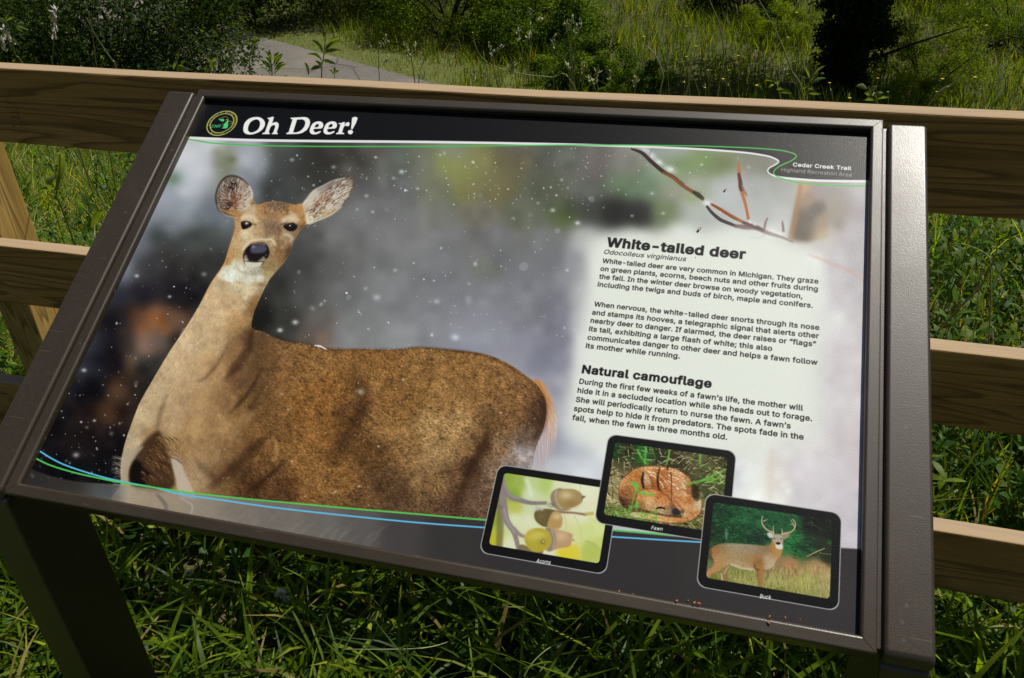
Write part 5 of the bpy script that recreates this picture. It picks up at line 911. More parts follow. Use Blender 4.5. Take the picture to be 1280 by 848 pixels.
# ---------------------------------------------------------------- shrubs and the tree
def crown_mesh(name, c, rad, nclump, nleaf, ls, cols, seed, cr=.36, up=.3, stretch=1.0, low=-.75):
    nleaf = int(nleaf*2.1); nclump = int(nclump*1.3)
    r = np.random.default_rng(seed)
    d = r.normal(size=(nclump, 3)); d[:, 2] = np.maximum(d[:, 2], low); d /= np.linalg.norm(d, axis=1, keepdims=True)
    cc = d*(r.uniform(.45, .95, (nclump, 1)))*rad; rr = r.uniform(.6, 1.25, nclump)*cr*min(rad[0], rad[2])
    i = r.integers(0, nclump, nleaf); dd = r.normal(size=(nleaf, 3)); dd /= np.linalg.norm(dd, axis=1, keepdims=True)
    P = cc[i]+dd*(rr[i]*r.uniform(.35, 1.08, nleaf)**.6)[:, None]*[1, 1, .8]+c
    P[:, 2] = np.maximum(P[:, 2], c[2]-rad[2]*.98)
    u = dd+[0, 0, up]+r.normal(size=(nleaf, 3))*.55; u /= np.linalg.norm(u, axis=1, keepdims=True)
    a = np.cross(u, r.normal(size=(nleaf, 3))); a /= np.linalg.norm(a, axis=1, keepdims=True); b_ = np.cross(u, a)
    L = r.uniform(.7, 1.35, nleaf)[:, None]*ls
    V = np.stack([P-a*L*.5, P+b_*L*.24*stretch-u*L*.06, P+a*L*.5, P-b_*L*.24*stretch-u*L*.06], 1).reshape(-1, 3)
    F = np.arange(nleaf*4).reshape(-1, 4)
    tc = np.array(cols)[r.integers(0, len(cols), nclump)][i]*np.exp(r.normal(size=(nleaf, 1))*.25)
    return mesh(name, V, F, False, np.repeat(tc, 4, 0)), cc+c
def shrub(name, x, y, rad, label, cat, cols, seed, nleaf=9000, ls=.06, nclump=34, group=None, cr=.36, **kw):
    z = float(hgt(x, y)); e = empty(name, (x, y, z), label, cat, group)
    c = np.array([x, y, z+rad[2]*.72])
    me, cc = crown_mesh('foliage', c, np.array(rad), nclump, nleaf, ls, cols, seed, cr, **kw)
    link('foliage', me, M_SHRUB, e)
    r = np.random.default_rng(seed+50); parts = []
    for q in cc[::3]:
        b0 = np.array([x, y, z-.05])+[r.normal()*.12*rad[0], r.normal()*.12*rad[1], 0]; mid = (b0+q)/2+[0, 0, .1*rad[2]]
        parts.append(tube([b0, mid, q], [.03*rad[2], .02*rad[2], .008*rad[2]], 5))
    V, F = join(parts); link('stem', mesh('stem', V, F, True), M_BARK, e)
    return e
DK = [(.014, .030, .006), (.020, .040, .008), (.030, .054, .010)]; MD = [(.060, .11, .008), (.12, .18, .010), (.034, .068, .007)]; LT = [(.13, .18, .010), (.16, .20, .012), (.10, .145, .010)]
SIL = [(.034, .058, .016), (.028, .05, .012), (.062, .090, .034)]
shrub('leafy_shrub', -9.45, 11.2, (2.5, 1.9, 1.9), 'big dark shrub with small silvery leaves in front of the path', 'shrub', DK+SIL, 11, 15000, .075, 44)
shrub('leafy_shrub', -14.6, 12.2, (3.0, 2.2, 2.2), 'large dark shrub at the far left edge beyond the fence', 'shrub', DK, 12, 13000, .08, 44)
shrub('leafy_shrub', -12.0, 17.9, (3.2, 2.0, 2.4), 'tall dark shrub across the path, behind the silvery-leaved one', 'shrub', DK, 13, 11000, .09, 40)
shrub('leafy_shrub', -8.3, 19.2, (2.2, 1.6, 1.7), 'dark green shrub beside the far side of the path, left of the rounded bright one', 'shrub', DK+MD[:1], 14, 9000, .08, 36)
shrub('rounded_shrub', -6.0, 17.3, (1.9, 1.5, 1.35), 'rounded shrub with yellow-green sunlit top beside the mown verge', 'shrub', MD+LT[:1], 15, 12000, .06, 46)
shrub('rounded_shrub', -3.9, 16.2, (1.7, 1.4, 1.15), 'rounded green shrub right of the yellow-green topped one', 'shrub', MD, 16, 12000, .06, 44)
shrub('low_shrub', -2.35, 13.6, (.95, .8, .55), 'low spreading green shrub behind the pale seed heads', 'shrub', MD, 17, 7000, .045, 36)
shrub('low_shrub', -1.35, 13.2, (.75, .7, .38), 'lowest fine-leaved shrub just above the middle of the top rail', 'shrub', MD, 18, 5000, .04, 30)
shrub('dark_bush', .15, 19.4, (1.5, 1.2, 1.0), 'dark round bush in the meadow left of the dark tree', 'shrub', DK, 19, 6000, .07, 30)
shrub('bright_shrub', 1.0, 17.0, (1.0, .8, .5), 'small yellow-green shrub close to the left of the dark tree', 'shrub', LT, 20, 3800, .06, 26, stretch=.5)
shrub('bright_shrub', 3.25, 14.3, (.95, .8, .8), 'feathery yellow-green shrub to the right of the dark tree', 'shrub', LT, 21, 4600, .07, 26, stretch=.35)
shrub('bright_shrub', 2.75, 12.2, (.6, .5, .45), 'small feathery shrub low behind the top rail, right of the dark tree', 'shrub', LT, 22, 2600, .05, 20, stretch=.35)
shrub('meadow_bush', 5.1, 17.4, (1.5, 1.2, .8), 'olive-green bush in the meadow near the right edge', 'shrub', MD+LT[2:], 23, 6000, .06, 34, stretch=.5)
shrub('meadow_bush', 4.0, 20.6, (2.2, 1.4, 1.0), 'wide olive bush farthest up the meadow at the right', 'shrub', LT[2:]+MD, 24, 7000, .07, 36, stretch=.5)
shrub('slender_bush', -5.45, 9.0, (.42, .35, .78), 'small upright bright green bush rising in front of the near edge of the path', 'shrub', LT[2:]+MD[1:2], 26, 1500, .06, 20)
for k, (x, y, w) in enumerate([(-12.2, 9.4, 1.0), (-10.6, 9.0, .9), (-9.2, 8.6, .8)]):
    shrub('low_fern_bush', x, y, (w, .6, .42), ['low yellow-green bush at the far left just above the top rail', 'low yellow-green bush between two others above the left end of the top rail', 'low yellow-green bush beside the silvery shrub above the top rail'][k], 'shrub', [(.08, .10, .02), (.10, .12, .025)], 30+k, 2600, .05, 18)
def tree():
    x, y = 1.95, 13.7; z = float(hgt(x, y))
    e = empty('tree', (x, y, z), 'dark shaded tree with ivy-clad trunk standing in the meadow at the right', 'tree')
    P = np.array([(x, y, z-.1), (x+.03, y, z+.8), (x-.04, y+.05, z+2.2), (x+.05, y, z+4), (x, y, z+6)])
    V, F = tube(P, [.34, .27, .24, .2, .08], 12); link('trunk', mesh('trunk', V, F, True), M_BARK, e)
    r = np.random.default_rng(9)
    for k in range(7):
        a = k*.9+.3; h = 1.9+k*.5; q = [(x, y, z+h), (x+1.0*math.cos(a), y+1.0*math.sin(a), z+h+.5), (x+2.1*math.cos(a), y+2.1*math.sin(a), z+h+.7)]
        V, F = tube(q, [.1, .07, .02], 6); link('limb', mesh('limb', V, F, True), M_BARK, e)
    me, _ = crown_mesh('crown', np.array([x, y, z+4.4]), np.array([3.3, 3.0, 2.2]), 60, 14000, .12, DK, 41, .3, low=-.8); link('crown', me, M_SHRUB, e)
    me, _ = crown_mesh('ivy', np.array([x, y, z+1.3]), np.array([.62, .5, 1.7]), 60, 9000, .075, DK[:2], 42, .42, low=-1.0); link('ivy', me, M_SHRUB, e)
    q = [(x+.2, y, z+.5), (x+.9, y-.1, z+.85), (x+1.6, y-.2, z+1.15)]
    V, F = tube(q, [.03, .02, .008], 5); link('limb', mesh('low_limb', V, F, True), M_BARK, e)
tree()

# ---------------------------------------------------------------- the fence
PHI = R_(-.879); FD = .4057
fence = empty('wooden_fence', (-.3, .43, 0), 'three-rail fence of pressure-treated pine boards standing behind the sign', 'fence')
fd = Vector((math.cos(PHI), math.sin(PHI), 0)); fn = Vector((-math.sin(PHI), math.cos(PHI), 0))
for zt in (1.078, .7169, .3481):
    bm = box_bm(-2.6, 2.6, 0, .0357, -.07, .07, .003, 2)
    bmesh.ops.subdivide_edges(bm, edges=[e for e in bm.edges if abs(e.verts[0].co.x-e.verts[1].co.x) > 2], cuts=60)
    r = np.random.default_rng(int(zt*100))
    ph = r.uniform(0, 6, 3)
    for v in bm.verts: v.co.z += .0022*math.sin(v.co.x*2.1+ph[0])+.0009*math.sin(v.co.x*9+ph[1]); v.co.y += .0012*math.sin(v.co.x*1.7+ph[2])
    o = link('rail', bm_mesh('rail', bm), M_RAIL, None, fn*FD+fd*-.2+Vector((0, 0, zt-.07)), (0, 0, PHI)); o.parent = fence; o.matrix_parent_inverse = Matrix.Translation(fence.location).inverted()
    for sx in (-1.222+.2, 1.32+.2):
        for dz in (-.035, .035):
            me = bm_mesh('screw', box_bm(-.004, .004, -.0012, .004, -.004, .004, .0012, 1))
            link('screw', me, M_STEEL, fence, fn*FD+fd*(sx-.2)+Vector((0, 0, zt-.07+dz)), (0, 0, PHI))
for sx in (-1.222, 1.32):
    bm = box_bm(-.045, .045, 0, .089, -.5, 1.03-.0, .004, 2)
    link('post', bm_mesh('post', bm), M_POST, fence, fn*(FD+.0372)+fd*(sx-.0)+Vector((0, 0, 0)), (0, 0, PHI))
# ink stamp on the top rail's face
bm = bmesh.new(); r = np.random.default_rng(3)
for k in range(9):
    for q in range(3):
        if r.random() < .25: continue
        x = -.996+q*.010+r.normal()*.001; z = 1.035-k*.0085
        vs = [bm.verts.new((x+a*.0038, 0, z+b_*.0026)) for a, b_ in ((-1, -1), (1, -1), (1, 1), (-1, 1))]; bm.faces.new(vs)
mk, nt, b = mat('faded_ink'); v = texco(nt); b.inputs['Base Color'].default_value = (.06, .035, .02, 1); b.inputs['Roughness'].default_value = .9
nt.links.new(ramp(nt, noise_n(nt, v, 180, 3), [(.45, (0, 0, 0)), (.6, (.55, .55, .55))]), b.inputs['Alpha'])
link('ink_stamp', bm_mesh('ink_stamp', bm), mk, fence, fn*(FD-.0022), (0, 0, PHI))

# ---------------------------------------------------------------- the sign
TAU = R_(30.7); SO = Vector((0, 0, .95))
SM = Matrix.Translation(SO) @ Matrix.Rotation(TAU, 4, 'X')
sign = empty('interpretive_sign', (0, 0, 0), 'low slanted information panel about white-tailed deer in a dark bronze metal frame on two legs', 'sign')
def spart(name, me, m, label=None):
    o = bpy.data.objects.new(name, me); COL.objects.link(o)
    for q in (m if isinstance(m, (list, tuple)) else [m]): me.materials.append(q)
    o.parent = sign; o.matrix_local = SM
    if label: o['label'] = label
    return o
PW, PH, PZ = .906, .587, -.0085
IW, IH, OW, OH = .4515, .2920, .4660, .3062
# printed panel
cs = [(-PW/2, -PH/2), (PW/2, -PH/2), (PW/2, PH/2), (-PW/2, PH/2)]
def survey(x, y, z):
    d = SM @ Vector((x, y, z))-CP; k = d.dot(c_f); return (640+1031*d.dot(c_r)/k, 424-1031*d.dot(c_u)/k)
Hp = hom(cs, [survey(x, y, PZ) for x, y in cs])
tex = paint(Hp, PW, PH)
th_, tw_ = tex.shape[:2]
img = bpy.data.images.new('printed_face', tw_, th_, alpha=False)
img.colorspace_settings.name = 'sRGB'
img.pixels.foreach_set(np.concatenate([tex, np.ones((th_, tw_, 1), np.float32)], 2).ravel()); img.update(); img.pack()
mp_, nt, b = mat('printed_laminate')
ti = N(nt, 'ShaderNodeTexImage', image=img, interpolation='Cubic', extension='EXTEND'); nt.links.new(ti.outputs[0], b.inputs['Base Color'])
b.inputs['Roughness'].default_value = .42; b.inputs['Specular IOR Level'].default_value = .12; b.inputs['Coat Weight'].default_value = .16; b.inputs['Coat Roughness'].default_value = .24
v = texco(nt); n1 = noise_n(nt, v, 820, 2, .6); bump(nt, b, n1, .55, .00036)
bm = bmesh.new(); hw, hh = PW/2, PH/2
vt = [bm.verts.new((x, y, PZ)) for x, y in cs]; vb = [bm.verts.new((x, y, PZ-.006)) for x, y in cs]
uvl = bm.loops.layers.uv.new('UVMap')
f0 = bm.faces.new(vt)
for lp, uv in zip(f0.loops, ((0, 0), (1, 0), (1, 1), (0, 1))): lp[uvl].uv = uv
for i in range(4): f = bm.faces.new([vt[i], vb[i], vb[(i+1) % 4], vt[(i+1) % 4]]); f.material_index = 1
f = bm.faces.new(vb[::-1]); f.material_index = 1
spart('print_panel', bm_mesh('print_panel', bm), [mp_, simple('panel_core', (.03, .03, .03))], 'glossy printed panel with the photograph of a doe in snow, lettering and three small photographs')
# frame of four mitred rails
def frame_rail(side):
    # profile: (distance outward from opening edge, z)
    t = OW-IW
    prof = [(0, PZ+.0006)]+[(.0036*(1-math.cos(a)), -.0036*(1-math.sin(a))) for a in np.linspace(0, math.pi/2, 15)]+[(t-.0020*(1-math.cos(a)), -.0020*(1-math.sin(a))) for a in np.linspace(math.pi/2, 0, 4)]+[(t, -.030), (t-.004, -.034), (0.0, -.034), (0, PZ-.0065)]
    bm = bmesh.new(); ends = []
    for s in (-1, 1):
        ring = []
        for o, z in prof:
            if side in ('t', 'b'):
                y = (IH+o)*(1 if side == 't' else -1); x = s*(IW+o-.00035)
            else:
                x = (IW+o)*(1 if side == 'r' else -1); y = s*(IH+o-.00035)
            ring.append(bm.verts.new((x, y, z)))
        ends.append(ring)
    n = len(prof)
    for i in range(n): bm.faces.new([ends[0][i], ends[0][(i+1) % n], ends[1][(i+1) % n], ends[1][i]])
    bm.faces.new(ends[0]); bm.faces.new(ends[1][::-1])
    return bm_mesh('frame_rail', bm)
for s in 'tbrl': spart('frame_rail', frame_rail(s), M_METAL)
# backing pan under the panel
spart('back_pan', bm_mesh('back_pan', box_bm(-IW+.001, IW-.001, -IH+.001, IH-.001, -.033, PZ-.0068)), M_METAL)
# side arms and legs
for s in (-1, 1):
    x0, x1 = (.4712, .5142) if s > 0 else (-.5148, -.4708)
    bm = box_bm(x0, x1, -.3045, .301, -.014, .0004, .0045, 14); [setattr(q.co, 'y', q.co.y+q.co.z*math.tan(TAU)) for q in bm.verts if q.co.y < -.2]; spart('side_arm', bm_mesh('side_arm', bm), M_METAL)
    bm = box_bm(*((OW-.0, x0+.0005) if s > 0 else (x1-.0005, -OW+.0)), -.30, .297, -.034, -.006); spart('joining_strip', bm_mesh('joining_strip', bm), M_METAL)
    lx0, lx1 = (.4716, .5138) if s > 0 else (-.5215, -.470)
    bm = box_bm(lx0, lx1, -.2625, -.1665, -.25, .783, .003, 3)
    for v in bm.verts:
        if v.co.z > .6: v.co.z = .95+v.co.y*math.tan(TAU)-.0145/math.cos(TAU)-.0005 + (v.co.z-.783)
    o = bpy.data.objects.new('leg', bm_mesh('leg', bm)); COL.objects.link(o); o.data.materials.append(M_METAL); o.parent = sign
# ---------------------------------------------------------------- crumbs and an insect on the sign
def on_panel(px, py, z):
    d = ray(px, py); n = SM.to_3x3() @ Vector((0, 0, 1)); p0 = SM @ Vector((0, 0, z)); return CP+d*((p0-CP).dot(n)/d.dot(n))
r = np.random.default_rng(77)
def crumb_mesh(seed):
    rr = np.random.default_rng(seed); bm = bmesh.new(); bmesh.ops.create_icosphere(bm, subdivisions=1, radius=1)
    for v in bm.verts: v.co = Vector((v.co.x*rr.uniform(.7, 1.2), v.co.y*rr.uniform(.6, 1), v.co.z*.6*rr.uniform(.6, 1)))
    return bm_mesh('crumb', bm, True)
cm = [crumb_mesh(k) for k in range(4)]
for px, py, z, sz in ((774, 739.5, PZ, 1.6), (790.6, 743.5, PZ, 1.4), (846, 751.5, -.001, 1.8), (868, 754, -.0005, 2.0), (873.5, 755, 0, 2.0), (962, 771, 0, 1.6), (960.5, 779, 0, 1.7), (981.6, 772.3, 0, 1.5), (637.6, 716.5, PZ, 1.0), (1000, 774, -.001, .9), (869.5, 322, PZ, .7), (788, 424.5, PZ, .7), (860, 751, PZ, 1.0)):
    p = on_panel(px, py, z); o = link('bud_scale', cm[r.integers(4)], M_BUD, None, p+SM.to_3x3() @ Vector((0, 0, sz*.0005)), (TAU, 0, r.uniform(0, 3))); s = sz*.00098; o.scale = (s*1.2, s, s)
    tag(o, 'tiny reddish-brown bud scale lying on the printed face of the sign' if z == PZ else 'tiny reddish-brown bud scale lying on the lower frame edge of the sign', 'bud scale', 'bud scales scattered on the sign')
M_BUG = simple('insect_body', (.045, .03, .015), .4, .5, 500); M_BUG2 = simple('insect_wing', (.35, .24, .06), .4, .5, 500)
for px, py, sc, lb in ((874, 286.5, 1, 'small dark and amber winged insect resting on the pale print above the heading'), (906.5, 237.5, .75, 'smaller brown insect resting on the print below the branch')):
    p = on_panel(px, py, PZ); e = empty('insect', p, lb, 'insect')
    def bug(name, parts, m):
        V, F = join(parts); o = link(name, mesh(name, V*sc*.001, F, True), m); o.parent = e; o.rotation_euler = (TAU, 0, .9)
    bug('body', [tube([(-3.2, 0, 1), (-2.4, 0, 1.1), (0, 0, 1.2), (2, 0, 1.1), (2.8, 0, 1)], [.1, .9, 1.0, .8, .1], 8)], M_BUG)
    bug('leg', [tube([(k, 0, .8), (k*1.3, s*1.4, 1.1), (k*1.6, s*2.3, .05)], [.16, .12, .08], 4) for k in (-1.2, 0, 1.2) for s in (-1, 1)], M_BUG)
    for s in (-1, 1): bug('wing', [(np.array([(1, 0, 2.1), (-1, s*1.6, 2.2), (-3.4, s*1.4, 1.9), (-3.2, s*.2, 2.0)]), np.array([[0, 1, 2, 3]]))], M_BUG2)
# ---------------------------------------------------------------- plants rising above the top rail
def stalk(name, pts, Y, r0, label, cat='grass stalk', m=None, group=None, heads=(), leaves=(), dy=.05, flower=None):
    """pts: sighted positions from the tip down to where the rail hides the plant"""
    P = [np.array(on_y(px, py, Y+dy*k/len(pts))) for k, (px, py) in enumerate(pts)]
    low = P[-1]; zb = float(hgt(low[0], low[1])); n = 5
    dirn = (P[-1]-P[-2]); dirn = dirn/abs(dirn[2]+1e-6)*-1 if dirn[2] > 0 else dirn/abs(dirn[2])
    dirn = np.clip(dirn, -.35, .35)
    path = P+[low+np.array([dirn[0]*(low[2]-zb)*t*(1-t*.5), dirn[1]*(low[2]-zb)*t*(1-t*.5), -(low[2]-zb+.02)*t]) for t in np.linspace(.2, 1, n)]
    path = np.array(path)[::-1]
    path = np.array(curve(path, False, 4))
    base = path[0]
    e = empty(name, base, label, cat, group)
    V, F = tube(path, [r0, r0*.8, r0*.45], 5); link('stem', mesh('stem', V, F, True), m or M_STEM, e)
    for q in heads:                                            # (px,py, px2,py2, width)
        a, b2 = np.array(on_y(q[0], q[1], Y)), np.array(on_y(q[2], q[3], Y)); rr = np.random.default_rng(int(q[0]*7))
        k = 26; t = rr.random(k); ax = b2-a; C = a+ax*t[:, None]+rr.normal(size=(k, 3))*q[4]*.25
        azs = rr.uniform(0, 6.28, k); V, F, kk = strips(C, azs, rr.uniform(.2, 1.2, k), np.zeros(k), np.full(k, q[4]*1.1), np.full(k, q[4]*.45), [.3, 1, .1])
        link('seed_head', mesh('seed_head', V, F, False), q[5] if len(q) > 5 else M_PALE, e)
    if leaves:
        A = np.array([on_y(q[0], q[1], Y) for q in leaves]); B = np.array([on_y(q[2], q[3], Y) for q in leaves]); wd = [q[4] for q in leaves]
        rr = np.random.default_rng(int(leaves[0][0]))
        for a, b2, w in zip(A, B, wd):
            L = np.linalg.norm(b2-a); t = np.array([0, .25, .5, .8, 1])[:, None]; C = a+(b2-a)*t+np.array([0, rr.uniform(-.25, .25)*L, .12*L])*np.sin(t*np.pi)
            sd_ = np.cross(b2-a, [0, 1, rr.uniform(-.8, .8)]); sd_ /= np.linalg.norm(sd_)+1e-9
            pw = np.array([.15, .8, 1, .6, .03])[:, None]*w*.36; dn = np.array([0, -.2*w, 0])
            V = np.concatenate([C-sd_*pw, C+dn, C+sd_*pw]); i = np.arange(4)
            F = np.concatenate([np.stack([i, i+1, i+6, i+5], 1), np.stack([i+5, i+6, i+11, i+10], 1)])
            link('leaf', mesh('leaf', V, F, True, np.tile(np.array([[.12, .17, .055]])*np.exp(rr.normal()*.2), (15, 1))), M_LEAF, e)
    if flower:
        c = np.array(on_y(*flower[:2], Y)); s = flower[2]*.42; V = [c]; F = []
        for k in range(5):
            a = k*2*np.pi/5; u = np.array([np.cos(a), np.sin(a), .25]); w = np.array([-np.sin(a), np.cos(a), 0]); o = len(V)
            V += [c+u*s*.5+w*s*.3, c+u*s, c+u*s*.5-w*s*.3]; F.append([0, o, o+1, o+2])
        link('flower', mesh('flower', np.array(V), np.array(F)), flower[3] if len(flower) > 3 else M_YEL, e)
    return e
stalk('grass_stalk', [(1228, 45), (1221, 62), (1207, 84), (1190, 106), (1163, 129)], .62, .0022, 'pale bent grass stalk leaning right near the right end of the top rail', m=M_PALE)
stalk('grass_stalk', [(944, -8), (965, 30), (978, 58), (990, 90), (1004, 121)], .60, .0019, 'long straight green stalk slanting down to the rail left of the dark tree', m=M_STEM)
stalk('grass_stalk', [(885, -4), (897, 25), (903, 50), (904, 78), (898, 113)], .60, .0017, 'tall arching pale green stalk rising out of the picture left of the long slanting one', m=M_STEM)
stalk('grass_stalk', [(805, 47), (806, 56), (817, 66), (826, 84), (829, 97), (826, 111)], .60, .0016, 'pale S-curved stalk with a tiny yellow tip', m=M_PALE, flower=(805, 46, .006))
stalk('grass_stalk', [(870, 58), (866, 78), (859, 112)], .60, .0015, 'short straight pale stalk with a yellow tip, right of the S-curved one', m=M_PALE, flower=(870, 58, .006))
stalk('trailing_vine', [(591, 42), (594, 56), (600, 69), (612, 80), (632, 88), (660, 94), (690, 97), (716, 105)], .60, .0014, 'thin green vine tendril trailing along above the middle of the top rail', 'vine', m=M_STEM, flower=(591, 41, .004))
stalk('grass_stalk', [(106, -6), (110, 15), (116, 45), (121, 86)], .62, .0016, 'thin dark-green grass stalk at the left, rising past the edge of the picture', m=M_STEM)
stalk('grass_stalk', [(108, 22), (118, 42), (128, 58), (141, 77), (146, 88)], .64, .0026, 'folded grass leaf crossing the thin stalk at the left', 'grass stalk', m=M_STEM)
stalk('flower_spike', [(70, 10), (71, 25), (68, 45), (66, 70), (67, 84)], .62, .0015, 'tall narrow spike of small white florets at the left', 'flower spike', heads=[(70, 10, 67, 50, .010, M_WHITE), (70, 12, 69, 40, .009, M_WHITE)])
LV = lambda *q: [(a, b, c, d, w) for a, b, c, d, w in q]
stalk('leafy_sprig', [(407, 40), (406, 55), (404, 75), (402, 94)], .60, .0018, 'sprig of narrow green leaves standing up in front of the path', 'sprig', leaves=LV((406, 52, 407, 36, .008), (408, 58, 426, 46, .010), (408, 60, 430, 54, .011), (404, 62, 390, 50, .010), (404, 66, 394, 54, .010), (407, 66, 428, 63, .010), (403, 76, 384, 68, .010), (404, 76, 420, 80, .011), (402, 84, 388, 88, .010), (403, 88, 394, 76, .010), (405, 70, 416, 52, .010), (386, 94, 381, 78, .009)))
stalk('leafy_sprig', [(5, 18), (12, 40), (20, 70), (30, 82)], .64, .002, 'leafy sprig with drooping narrow leaves at the far left edge', 'sprig', leaves=LV((6, 24, 14, 14, .010), (8, 26, 20, 22, .010), (8, 28, -6, 26, .010), (20, 34, 36, 38, .010), (20, 34, 38, 44, .010), (20, 32, 30, 30, .009), (12, 40, -2, 50, .010), (16, 48, 26, 58, .009)), heads=[(4, 38, 18, 56, .010, M_WHITE), (5, 50, 6, 64, .009, M_WHITE)])
stalk('leafy_sprig', [(223, 66), (221, 78), (223, 90)], .60, .0014, 'small upright sprig left of the pair beside the silvery shrub', 'sprig', leaves=LV((222, 76, 217, 86, .008), (222, 82, 232, 86, .009), (222, 74, 223, 64, .007), (224, 88, 240, 88, .008)))
stalk('leafy_sprig', [(261, 66), (262, 78), (263, 92)], .60, .0014, 'small branching sprig on the rail line below the silvery shrub', 'sprig', leaves=LV((262, 80, 257, 70, .007), (262, 82, 270, 72, .007), (262, 86, 274, 80, .008), (262, 78, 261, 65, .006), (262, 88, 252, 86, .007)))
stalk('leafy_sprig', [(317, 50), (314, 66), (312, 92)], .60, .0018, 'taller sprig with small leaves at the left edge of the path', 'sprig', leaves=LV((315, 58, 326, 50, .008), (315, 60, 306, 52, .008), (314, 66, 322, 60, .007), (313, 74, 322, 70, .007), (313, 70, 305, 66, .007), (316, 54, 318, 46, .007), (316, 54, 330, 48, .006)))
stalk('leafy_sprig', [(345, 70), (342, 80), (340, 94)], .62, .0018, 'bushy bright green sprig just left of the narrow-leaved one', 'sprig', leaves=LV(*[(341+dx*.15, 94-k*2, 341+dx, 84-k*2.1-(k % 3)*2, .008) for k, dx in enumerate((-16, 18, -12, 14, -15, 12, -9, 13, -10, 8, -4))]))
stalk('leafy_sprig', [(418, 86), (418, 96)], .60, .0012, 'tiny leafy sprig right of the narrow-leaved one', 'sprig', leaves=LV((418, 93, 412, 87, .008), (418, 93, 424, 88, .008), (418, 90, 418, 84, .007)))
stalk('seed_stalk', [(473, 52), (473, 70), (474, 98)], .60, .0013, 'three-pronged pale stalk in front of the verge', 'seed stalk', m=M_STEM, heads=[(473, 50, 473, 64, .004), (457, 53, 470, 66, .004), (484, 46, 475, 56, .004), (487, 52, 476, 60, .004), (488, 70, 480, 82, .004)])
stalk('seed_stalk', [(513, 56), (514, 74), (518, 98)], .60, .0016, 'fork-topped pale stalk left of centre above the rail', 'seed stalk', m=M_STEM, heads=[(506, 54, 513, 76, .005), (521, 54, 516, 68, .004), (527, 63, 519, 86, .004), (504, 72, 512, 92, .003), (526, 92, 530, 99, .005)])
stalk('seed_stalk', [(540, 46), (535, 62), (527, 84), (524, 98)], .60, .0013, 'slanting pale stalk right beside the fork-topped one', 'seed stalk', m=M_PALE)
HL = ['pale curved seed head with the vine tendril crossing its stem, left of the cluster', 'short seed head leaning right, branching from the one beside the vine', 'highest pale seed head of the cluster, upright', 'pale seed head bent over to the left beside the highest one', 'upright seed head at the left edge of the cluster', 'arching seed head hanging left under the highest one', 'upright seed head on a dark stem in the middle of the cluster', 'left one of three seed heads standing together at the right of the cluster', 'middle and tallest one of three seed heads standing together at the right', 'right one of three seed heads standing together, bent over', 'seed head leaning left, low beneath the group of three', 'short seed head right of the group of three, low above the rail', 'upright seed head standing on the rail line under the low spreading shrub', 'seed head lying slanted on the rail line under the low spreading shrub', 'slender seed head in front of the lowest shrub, left side', 'rightmost pale seed head, alone in front of the lowest shrub', 'left one of three small seed heads beneath the vine tendril', 'middle one of three small seed heads beneath the vine tendril', 'right one of three small seed heads beneath the vine tendril', 'seed head where the vine tendril passes the left edge of the cluster']
for k, (pts, hd) in enumerate([([(611, 55), (614, 70), (620, 99)], [(611, 54, 615, 72, .004)]), ([(628, 58), (620, 72), (624, 99)], [(628, 58, 617, 66, .004)]), ([(663, 14), (662, 30), (662, 60), (658, 100)], [(664, 14, 662, 28, .006)]), ([(681, 24), (672, 30), (664, 50), (660, 100)], [(682, 23, 670, 29, .006)]), ([(649, 37), (648, 50), (652, 60), (654, 100)], [(649, 37, 648, 52, .006)]), ([(665, 42), (660, 50), (655, 75), (650, 100)], [(666, 40, 659, 52, .007)]), ([(692, 46), (691, 60), (692, 100)], [(693, 46, 690, 62, .006)]),
                           ([(705, 30), (709, 40), (712, 60), (714, 103)], [(706, 28, 711, 38, .007)]), ([(715, 22), (714, 40), (716, 103)], [(715, 20, 715, 30, .005)]), ([(725, 29), (719, 40), (718, 103)], [(725, 29, 719, 42, .006)]), ([(704, 71), (710, 84), (712, 104)], [(704, 70, 712, 90, .007)]), ([(730, 80), (727, 90), (724, 105)], [(731, 80, 727, 92, .006)]),
                           ([(747, 88), (746, 98), (744, 106)], [(747, 88, 744, 106, .007)]), ([(735, 98), (742, 106)], [(734, 98, 744, 107, .006)]), ([(763, 90), (762, 100), (760, 107)], [(764, 88, 761, 102, .005)]), ([(795, 98), (794, 110)], [(795, 98, 794, 108, .006)]), ([(585, 84), (590, 99)], [(583, 85, 588, 98, .005)]), ([(592, 88), (592, 100)], [(593, 86, 592, 100, .005)]), ([(605, 92), (602, 100)], [(606, 91, 602, 101, .004)]), ([(641, 80), (643, 90), (645, 102)], [(641, 80, 640, 92, .007)])]):
    stalk('seed_stalk', pts, .58+.012*(k % 5), .0011, HL[k], 'seed stalk', m=M_STEM, group='pale seed heads above the middle of the rail', heads=hd)
